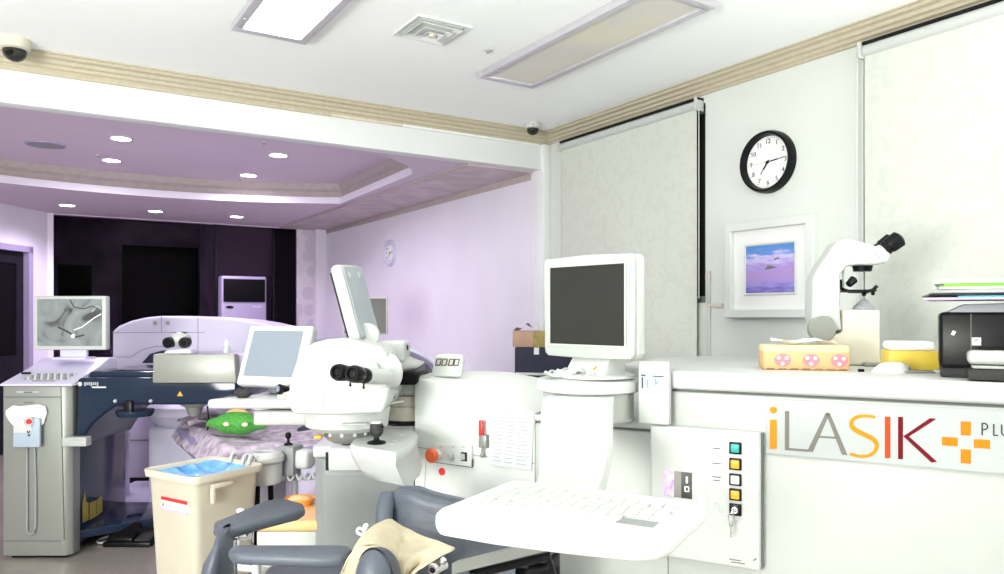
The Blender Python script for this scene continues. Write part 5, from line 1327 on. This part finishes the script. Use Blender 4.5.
m.grid(catmull(rows, 2), 'paper'); m.obj('tissue', cb)

# ------------------------------------------------------------------ patient bed with quilt and green toy
d = Vector((-1.99 + 1.33, 4.49 - 3.41)).normalized()
ang = math.degrees(math.atan2(d.y, d.x)) - 90      # local y runs along the bed away from us
BD = Fr(-1.385, 3.63, ang)
bed = thing('patient_bed', 'lilac patient bed with quilted cover behind the beige bin', 'bed', BD)
zb = .69
BW, BL = .78, 1.30
m = MB(); m.bx(.02, BW, .03, BL, zb - .16, zb - .02, 'lilac_cushion', .05, 4); m.obj('cushion', bed, angle=60)
rows = []
for i in range(17):
    v = i / 16
    rows.append([])
    for k in range(13):
        u = k / 12
        z = zb + .012 * math.sin(7 * u + 3 * v) * math.sin(5 * v + 2 * u) - .10 * max(0, (abs(u - .5) - .40) * 10) ** 2 - (.08 if i == 0 else 0) + noise.noise(Vector((u * 6, v * 8, 0))) * .018
        rows[-1].append(Vector((u * (BW + .02), .0 + v * BL, z)))
MB().grid(catmull(rows, 3), 'quilt').obj('quilt', bed, angle=80)
rows = [[Vector((.30 + .025 * k, .66 + .05 * i, zb + .035 + .03 * math.sin(k * .9) * math.sin(i * .8 + .4))) for k in range(10)] for i in range(9)]
m = MB(); rows = [[Vector((.02 + .055 * k, .78 + .055 * i + .04 * math.sin(k), zb + .03 + .035 * math.sin(k * 1.1 + i * .5) * math.sin(i * .9 + .4))) for k in range(9)] for i in range(9)]
m.grid(catmull(rows, 3), 'quilt'); m.obj('rumpled_blanket', bed, angle=80)
m = MB(); m.bx(.02, BW - .02, .0, .06, zb - .18, zb - .10, 'ltgrey', .015); m.obj('end_rail', bed)
m = MB(); m.bx(.28, .50, .4, .8, .10, zb - .16, 'lilac_wall', .03); m.obj('column', bed); m = MB(); m.bx(.1, .66, .2, 1.1, 0, .10, 'lilac_mid', .03); m.obj('foot', bed)
TY = Fr(*RF(236, 4.02), -8, zb + .015)
ty = thing('plush_toy', 'green stuffed toy with pointed arms lying on the lilac quilt', 'plush toy', TY)
m = MB()
rows = []
for k in range(15):
    px = 206 + (266 - 206) * k / 14; u = (px - 206) / 60
    r_ = (.004 if k in (0, 14) else .020) + .030 * math.exp(-((px - 237) / 17) ** 4) + .010 * math.exp(-((px - 237) / 25) ** 4)
    x, _ = TY.hit(px, 430)
    rows.append([Vector((x, r_ * 1.25 * math.cos(R(g)), .062 + (.012 if 0 < k < 14 else 0) + r_ * math.sin(R(g)) - .01 * abs(u - .46))) for g in range(0, 360, 24)])
m.grid(rows, 'green', close_u=True, caps=True); m.obj('body', ty, angle=80)
for px in (227, 245.5):
    x, z = TY.hit(px, 428.5, -.07); m = MB(); m.ball((x, -.078, .078), (.017, .010, .011), 'toy_eye', 14); e_ = m.obj('felt_spot', ty)
x, z = TY.hit(233, 420, .05); m = MB(); m.ball((x + .02, .06, .098), (.075, .05, .045), 'orange'); m.obj('orange_head', ty)
# suction cup unit and joystick box at the bed end
SU = Fr(*RF(264, 3.54), 0)
su = thing('round_basin', 'round grey basin with white ring rim beside the bed end', 'basin', SU)
zt_ = ZP(455, 3.45)
MB().lathe([(0, zt_ - .145), (.075, zt_ - .145), (.082, zt_ - .12), (.084, zt_ - .04), (0, zt_ - .04)], (0, 0, 0), 'ltgrey', 40).obj('basin_body', su)
MB().lathe([(.036, zt_ - .03), (.040, zt_ - .006), (.05, zt_), (.078, zt_ - .004), (.092, zt_ - .02), (.093, zt_ - .04), (.084, zt_ - .052), (.03, zt_ - .05)], (0, 0, 0), 'white', 44).obj('white_rim', su)
MB().lathe([(0, zt_ - .045), (.038, zt_ - .045), (.038, zt_ - .03), (0, zt_ - .03)], (0, 0, 0), 'ink', 28).obj('inner_bowl', su)
m = MB(); m.cyl((-.04, 0, 0), (-.03, 0, zt_ - .14), .012, 'black'); m.cyl((.04, .02, 0), (.03, 0, zt_ - .14), .012, 'black'); m.lathe([(0, 0), (.14, 0), (.13, .02), (0, .03)], (0, 0, 0), 'black', 28); m.obj('stand_leg', su)
JB = Fr(*RF(293, 3.62), -15)
jb = thing('joystick_box', 'grey control box with a small black joystick beside the round basin', 'control box', JB)
z0, z1 = ZP(475, 3.6), ZP(446, 3.6); m = MB(); m.bx(-.06, .03, -.05, .05, z0, z1, 'grey', .008); m.bx(.0, .09, -.03, .06, z0 + .03, z1 - .02, 'ltgrey', .02, 3); m.obj('box', jb)
m = MB(); m.cyl((.0, .02, 0), (.0, .02, z0), .02, 'midgrey'); m.bx(-.1, .12, -.1, .14, 0, .03, 'midgrey', .01); m.obj('post', jb)
m = MB(); m.lathe([(0, 0), (.022, 0), (.018, .008), (.007, .014), (.006, .028), (.013, .036), (.015, .05), (.010, .06), (0, .062)], (-.025, 0, z1), 'black', 24); m.obj('joystick', jb)
# lilac case with cable, dark gap behind
LC = Fr(*RF(300, 3.60), 0)
t = thing('lilac_case', 'lilac metal case with a white cable, low between basin and grey pedestal', 'case', LC)
a = LC.hit(283, 466); MB().bx(a[0], a[0] + .20, .03, .13, .0, a[1], 'lilac_mid', .01).obj('case', t)
m = MB(); pts = [Vector((a[0] + .02 + .01 * k, -.012 - .01 * math.sin(k), a[1] - .03 - .035 * abs(math.sin(k * .8)))) for k in range(14)]; m.tube(catmull([pts, pts], 3)[0], .005, 'white', 8); m.obj('cable', t)
t = thing('floor_cabinet', 'tall dark navy cabinet standing just behind the grey pedestal', 'cabinet', Fr(*RF(325, 4.3), 0))
MB().bx(-.16, .5, 0, .3, .02, ZP(428, 4.3), 'navy_dark', .01).obj('body', t); MB().bx(-.15, .49, .01, .28, 0, .02, 'black').obj('plinth', t)

# ------------------------------------------------------------------ beige bin
BN = Fr(-1.30, 3.32, -33)
bn = thing('trash_bin', 'beige plastic bin with open top and blue bag inside', 'bin', BN)
def rrect(h, r, n=5):
    out = []
    for cx_, cy_, a0 in ((h - r, h - r, 0), (-h + r, h - r, 90), (-h + r, -h + r, 180), (h - r, -h + r, 270)):
        for k in range(n + 1): g = R(a0 + 90 * k / n); out.append((cx_ + r * math.cos(g), cy_ + r * math.sin(g)))
    return out
def ring(h, r, z): return [Vector((x, y, z)) for x, y in rrect(h, r)]
zt_ = .69
m = MB(); m.grid([ring(.135, .03, 0), ring(.165, .035, zt_ - .03), ring(.166, .035, zt_ - .028), ring(.180, .04, zt_ - .03), ring(.184, .04, zt_ - .004), ring(.182, .04, zt_), ring(.170, .035, zt_), ring(.160, .03, zt_ - .01), ring(.155, .03, zt_ - .05), ring(.125, .03, .02)], 'beige_bin', close_u=True); m.bm.faces.new([m.bm.verts.new(v) for v in ring(.135, .03, 0)]); m.bm.faces.new([m.bm.verts.new(v) for v in ring(.125, .03, .02)])
m.obj('bin_body', bn, angle=50)
m = MB(); rows = []
for i in range(9): rows.append([Vector((-.165 + .33 * k / 8, -.165 + .33 * i / 8, zt_ - .012 - .035 * (1 - ((k - 4) / 4) ** 4) * (1 - ((i - 4) / 4) ** 4) + noise.noise(Vector((k * .9, i * .9, 3))) * .03 * (0 < k < 8) * (0 < i < 8))) for k in range(9)])
m.grid(catmull(rows, 3), 'blue_bag'); m.obj('blue_bag', bn, angle=70)
# label (on the side that faces the camera's left) and clip
m = MB(); yy = -.1625
Lf = lambda px, py: BN.hit(px, py, yy)
a, b = Lf(162, 496), Lf(188, 515); m.bx(a[0], b[0], yy - .004, yy + .02, b[1], a[1], 'paper'); m.bx(a[0], b[0], yy - .0046, yy, a[1] - .014, a[1], 'red'); m.bx(a[0], b[0], yy - .0046, yy, b[1], b[1] + .010, 'folder_lilac')
m.bx(a[0] + .008, a[0] + .02, yy - .0048, yy, b[1] + .014, b[1] + .028, 'sign_grey'); m.bx(a[0] + .035, b[0] - .02, yy - .0048, yy, b[1] + .018, b[1] + .024, 'ink'); m.obj('label', bn)
m = MB(); y2 = -.19; p = [BN.hit(px, py, y2) for px, py in ((197, 480), (197, 480))]
xx = .176; m.bx(xx, xx + .022, -.10, .00, zt_ - .058, zt_ - .04, 'beige_bin', .004); m.bx(xx, xx + .02, -.10, -.085, zt_ - .12, zt_ - .045, 'beige_bin', .004); m.obj('rim_clip', bn)
for k, x in enumerate((-.03, .055, .095)):
    m = MB(); m.tube([(x, .178, zt_ - .03), (x, .186, zt_ + .012), (x + .004, .178, zt_ + .030), (x + .006, .162, zt_ + .025), (x + .006, .150, zt_ - .01)], .008, 'white', 8); m.obj('bag_clip', bn)

# ------------------------------------------------------------------ orange stool
OS = Fr(*RF(284, 3.14), 0)
st = thing('storage_stool', 'white box stool with orange vinyl seat behind the office chair arms', 'stool', OS)
a = OS.hit(253, 510, -.12)[0]; z1 = ZP(532, 3.02); 
MB().bx(a + .01, a + .255, -.11, .20, .0, z1, 'white2', .008).obj('stool_box', st)
MB().bx(a, a + .265, -.12, .21, z1, z1 + .045, 'orange', .014, 3).obj('seat_pad', st)
t = thing('orange_basket', 'small bright orange basket on the rear of the orange stool', 'basket', Fr(*RF(300, 3.28), 0, z1 + .045))
m = MB(); m.lathe([(0, 0), (.05, 0), (.065, .03), (.062, .03), (.048, .004), (0, .004)], (0, 0, 0), 'orange2', 28); m.obj('basket', t); m = MB(); m.lathe([(0, .02), (.055, .022), (.04, .034), (0, .04)], (0, 0, 0), 'orange', 24); m.obj('lid', t)

# ------------------------------------------------------------------ swivel chair with arms
CH = Fr(-.62, 2.16, 8)
ch = thing('office_chair', 'blue-grey office chair with two flat armrests at the bottom left of centre', 'chair', CH)
def ck(px, py, z):
    f = (CAMH - z) * FPX / (py - HY); r, f = RF(px, f); x, y = CH.loc(r, f); return Vector((x, y, z))
za = .735
def armpad(name, pts, th=.032):
    m = MB(); m.prism([(p.x, p.y) for p in pts], 'z', za - th, za, 'navy_seat', .013, 4); return m.obj(name, ch, angle=60)
armpad('armrest', [ck(213.5, 526, za), ck(214, 521, za), ck(232, 514, za), ck(262, 501, za), ck(276, 498, za), ck(290, 499, za), ck(304, 503, za), ck(305, 507, za), ck(300, 510.5, za), ck(268, 518.5, za), ck(234, 528, za), ck(220, 529, za)])
armpad('armrest', [ck(228.5, 548, za), ck(234, 544, za), ck(340, 544, za), ck(350, 545, za), ck(353.5, 549, za), ck(343, 555.5, za), ck(325, 556.5, za), ck(240, 553.5, za), ck(231, 552, za)])
q0 = ck(229, 527, za - .02); q1 = ck(236, 548, za - .02)
m = MB(); rows = []
for z, wd, ox in ((za - .0, .012, 0), (za - .03, .02, 0), (za - .08, .036, -.012), (za - .16, .046, -.02), (za - .27, .046, -.014), (za - .34, .03, 0)):
    rows.append([Vector((q0.x + .008 + ox + wd * math.cos(R(g)), (q0.y + q1.y) / 2 + (.115 if z < za - .02 else .07) * math.sin(R(g)), z)) for g in range(0, 360, 20)])
m.grid(rows, 'navy_seat', close_u=True, caps=True); m.obj('backrest', ch, angle=70)
zs = .575
m = MB(); c_ = Vector((q0.x + .30, (q0.y + q1.y) / 2 + .04))
o_ = [(c_.x + x, c_.y + y) for x, y in rrect(.20, .09)]
m.prism(o_, 'z', zs - .06, zs, 'navy_seat', .02, 4); m.obj('seat', ch, angle=60)
for (p, q) in ((ck(255, 560, .70), c_ + Vector((-.02, -.18))), (ck(240, 512, .70), c_ + Vector((-.03, .17)))):
    m = MB(); m.tube([(p.x, p.y + (.02 if q.y < c_.y else -.0), za - .03), (p.x, p.y + .02, za - .07), (p.x, q.y * .6 + p.y * .4, zs - .03), (q.x, q.y, zs - .06)], .012, 'ltgrey', 12); m.obj('arm_support', ch)
m = MB(); p = ck(241, 535, .66); m.cyl((p.x, p.y, .66), (p.x + .03, p.y - .02, .66), .014, 'chrome', bev=.004); m.ball((p.x - .005, p.y, .66), .017, 'chrome', 14); m.obj('arm_knob', ch)
m = MB(); m.cyl((q0.x + .03, (q0.y + q1.y) / 2 + .03, .3), (q0.x + .03, (q0.y + q1.y) / 2 + .03, .70), .010, 'chrome'); m.tube([(q0.x + .03, c_.y, .3), (q0.x + .12, c_.y, .34), (c_.x, c_.y, zs - .06)], .014, 'chrome', 10); m.obj('back_bar', ch)
m = MB(); m.cyl((c_.x, c_.y, .12), (c_.x, c_.y, zs - .05), .025, 'chrome'); m.obj('gas_lift', ch)
for k in range(5):
    g = R(72 * k + 20); e = Vector((c_.x + .26 * math.cos(g), c_.y + .26 * math.sin(g), .07))
    m = MB(); m.tube([(c_.x, c_.y, .13), (c_.x + .13 * math.cos(g), c_.y + .13 * math.sin(g), .11), tuple(e)], [.022, .018, .012], 'chrome', 10); lg = m.obj('leg', ch)
    m = MB(); m.cyl(e + Vector((0, -.02, -.04)), e + Vector((0, .02, -.04)), .03, 'black'); m.obj('caster', lg)

# ------------------------------------------------------------------ blue-grey treatment chair at the console foot
RC = Fr(*RF(445, 2.25), -29.3)
rc = thing('treatment_chair', 'blue-grey padded treatment chair pushed under the keyboard tray', 'chair', RC)
def rp(px, py, y): x, z = RC.hit(px, py, y); return Vector((x, y, z))
yb = .02
ctrl = [(384, 548), (383, 520), (386, 500), (391, 491), (402, 488.5), (418, 488), (432, 494), (456, 502), (480, 512), (510, 528), (530, 545), (530, 572)]
pts = [RC.hit(x, y, yb) for x, y in ctrl] 
rows = []
n_ = 10
tp_ = [(px, py) for px, py in ctrl[2:10]]
for i, (dy, dz) in enumerate(((.06, -.30), (.06, -.02), (.05, -.004), (.03, 0), (.010, -.004), (.0, -.02), (.0, -.05), (-.006, -.09), (-.02, -.14), (-.03, -.30))):
    row = []
    for k, (px, py) in enumerate(tp_):
        x, z = RC.hit(px, py, yb); u = k / (len(tp_) - 1)
        row.append(Vector((x + (-.008 if k == 0 else 0), yb + dy + .07 * (2 * u - .8) ** 2 - .05, z + dz)))
    rows.append(row)
m = MB(); m.grid(catmull(rows, 3), 'navy_seat'); m.obj('backrest', rc, angle=70)
# left wing edge
m = MB(); p = [rp(388, 496, -.02), rp(385, 508, -.05), rp(384, 522, -.07), rp(386, 540, -.08), rp(390, 570, -.08)]; m.tube(catmull([p, p], 4)[0], .026, 'navy_seat', 14); m.obj('side_bolster', rc)
# seat pad
zsx = .63
def fl(px, py, z):
    f = (CAMH - z) * FPX / (py - HY); r, f = RF(px, f); x, y = RC.loc(r, f); return (x, y)
m = MB(); m.prism([fl(402, 545, zsx), fl(425, 533, zsx), fl(470, 528, zsx), fl(560, 540, zsx), fl(545, 555, zsx), fl(500, 549, zsx), fl(470, 551, zsx), fl(452, 560, zsx), fl(420, 572, zsx)], 'z', zsx - .03, zsx, 'navy_seat', .012, 3); m.obj('seat_pad', rc, angle=60)
# black under frame and the pale side rail
m = MB(); m.prism([fl(430, 572, zsx - .035), fl(465, 553, zsx - .035), fl(560, 541, zsx - .035), fl(560, 566, zsx - .035), fl(470, 590, zsx - .035)], 'z', zsx - .075, zsx - .035, 'black', .006); m.obj('under_frame', rc)
a = RC.at(452, 569, 1.92); b = RC.at(545, 546, 1.98)
m = MB(); dd = (b - a).normalized(); nn = Vector((0, 0, 1)); h2_ = .014
m.grid([[a + nn * h2_, a - nn * h2_, a - nn * h2_ + Vector((0, .03, 0)), a + nn * h2_ + Vector((0, .03, 0))], [b + nn * h2_, b - nn * h2_, b - nn * h2_ + Vector((0, .03, 0)), b + nn * h2_ + Vector((0, .03, 0))]], 'silver', close_u=True, caps=True); m.obj('side_rail', rc)
a2 = RC.at(470, 575, 1.95); b2 = RC.at(548, 556, 2.0)
m = MB(); m.tube([a2, b2, b2 + Vector((.01, .05, -.12))], .012, 'black', 10); m.obj('lower_rail', rc)
m = MB(); c_ = RC.at(490, 600, 2.1); m.lathe([(0, 0), (.22, 0), (.21, .04), (.08, .07), (.06, .1), (.06, .50), (.10, .52), (0, .53)], (c_.x, c_.y + .06, 0), 'midgrey', 32); m.obj('chair_column', rc)
m = MB(); k_ = RC.at(437, 568, 1.97); m.cyl(k_ + Vector((0, -.02, 0)), k_ + Vector((0, .03, 0)), .017, 'chrome', bev=.003); m.cyl(k_ + Vector((0, -.022, 0)), k_ + Vector((0, -.02, 0)), .008, 'black'); m.ball(k_ + Vector((.02, 0, .022)), .010, 'chrome', 12); m.obj('hinge_bolt', rc)
# rounded arm end poking through the cloth
m = MB(); k_ = RC.at(373, 574, 1.93); m.ball(k_ + Vector((0, .02, -.012)), (.057, .06, .074), 'navy_seat', 24); ae = m.obj('arm_end', rc)
m = MB(); cr = [k_ + Vector((.057 * math.cos(R(g)), .028 - .02, -.012 + .075 * math.sin(R(g)))) for g in range(0, 360, 15)]; m.tube(cr, .0025, 'black', 8, closed=True); m.obj('black_rim', ae)
# arm post down to the seat
m = MB(); m.tube([k_ + Vector((0, .03, -.06)), k_ + Vector((.05, .06, -.20)), Vector((c_.x, c_.y + .06, .42))], .022, 'midgrey', 10); m.obj('arm_post', rc)

# beige cloth thrown over the chair
JK = Fr(*RF(400, 2.12), 0)
jk = thing('beige_jacket', 'crumpled beige cloth garment draped over the treatment chair', 'garment', JK)
ct = [[(383, 521, 2.20), (391, 520.5, 2.22), (398, 524, 2.22), (408, 530, 2.20), (421, 536, 2.15), (440, 542, 2.08), (455, 549.5, 2.0)],
      [(372, 528, 2.14), (386, 525, 2.17), (396, 530, 2.16), (408, 537, 2.15), (420, 543, 2.12), (438, 547, 2.05), (452, 552, 1.98)],
      [(362, 537, 2.05), (379, 533, 2.09), (393, 539, 2.10), (405, 546, 2.12), (417, 550, 2.07), (432, 553, 2.03), (443, 556, 1.97)],
      [(355, 547, 1.99), (372, 542, 2.00), (388, 547, 2.04), (399, 555, 2.06), (411, 558, 2.02), (424, 561, 2.02), (433, 562, 1.96)],
      [(351, 556, 1.96), (362, 545, 1.99), (390, 552, 2.00), (398, 565, 2.03), (406, 568, 1.99), (416, 568, 2.01), (424, 567, 1.96)],
      [(344, 568, 1.95), (352, 556, 1.97), (392, 562, 1.98), (396, 576, 2.01), (402, 580, 1.98), (408, 577, 2.0), (414, 574, 1.96)],
      [(336, 590, 1.95), (347, 580, 1.96), (392, 580, 1.97), (394, 590, 2.0), (398, 592, 1.97), (402, 588, 1.99), (406, 584, 1.96)]]
rows = [[JK.at(*p) for p in r_] for r_ in ct]
rows = catmull(rows, 5)
for i, r_ in enumerate(rows):
    for k, p in enumerate(r_):
        s_ = .005 * math.sin(k * .45 + i * .12) + .003 * noise.noise(Vector((k * .35, i * .35, 2)))
        r_[k] = p + Vector((0, s_, 0))
m = MB(); m.grid(rows, 'cloth'); cl = m.obj('cloth', jk, angle=80)
sd = cl.modifiers.new('thickness', 'SOLIDIFY'); sd.thickness = .004
m = MB(); p = [JK.at(x, y, 2.1) for x, y in ((372, 540), (366, 535), (359, 534), (357, 530), (360, 528), (364, 530), (367, 526), (366, 524.5), (363, 528), (365, 533), (370, 536))]
m.tube(catmull([p, p], 3)[0], .0038, 'paper', 8); m.obj('white_string', jk)
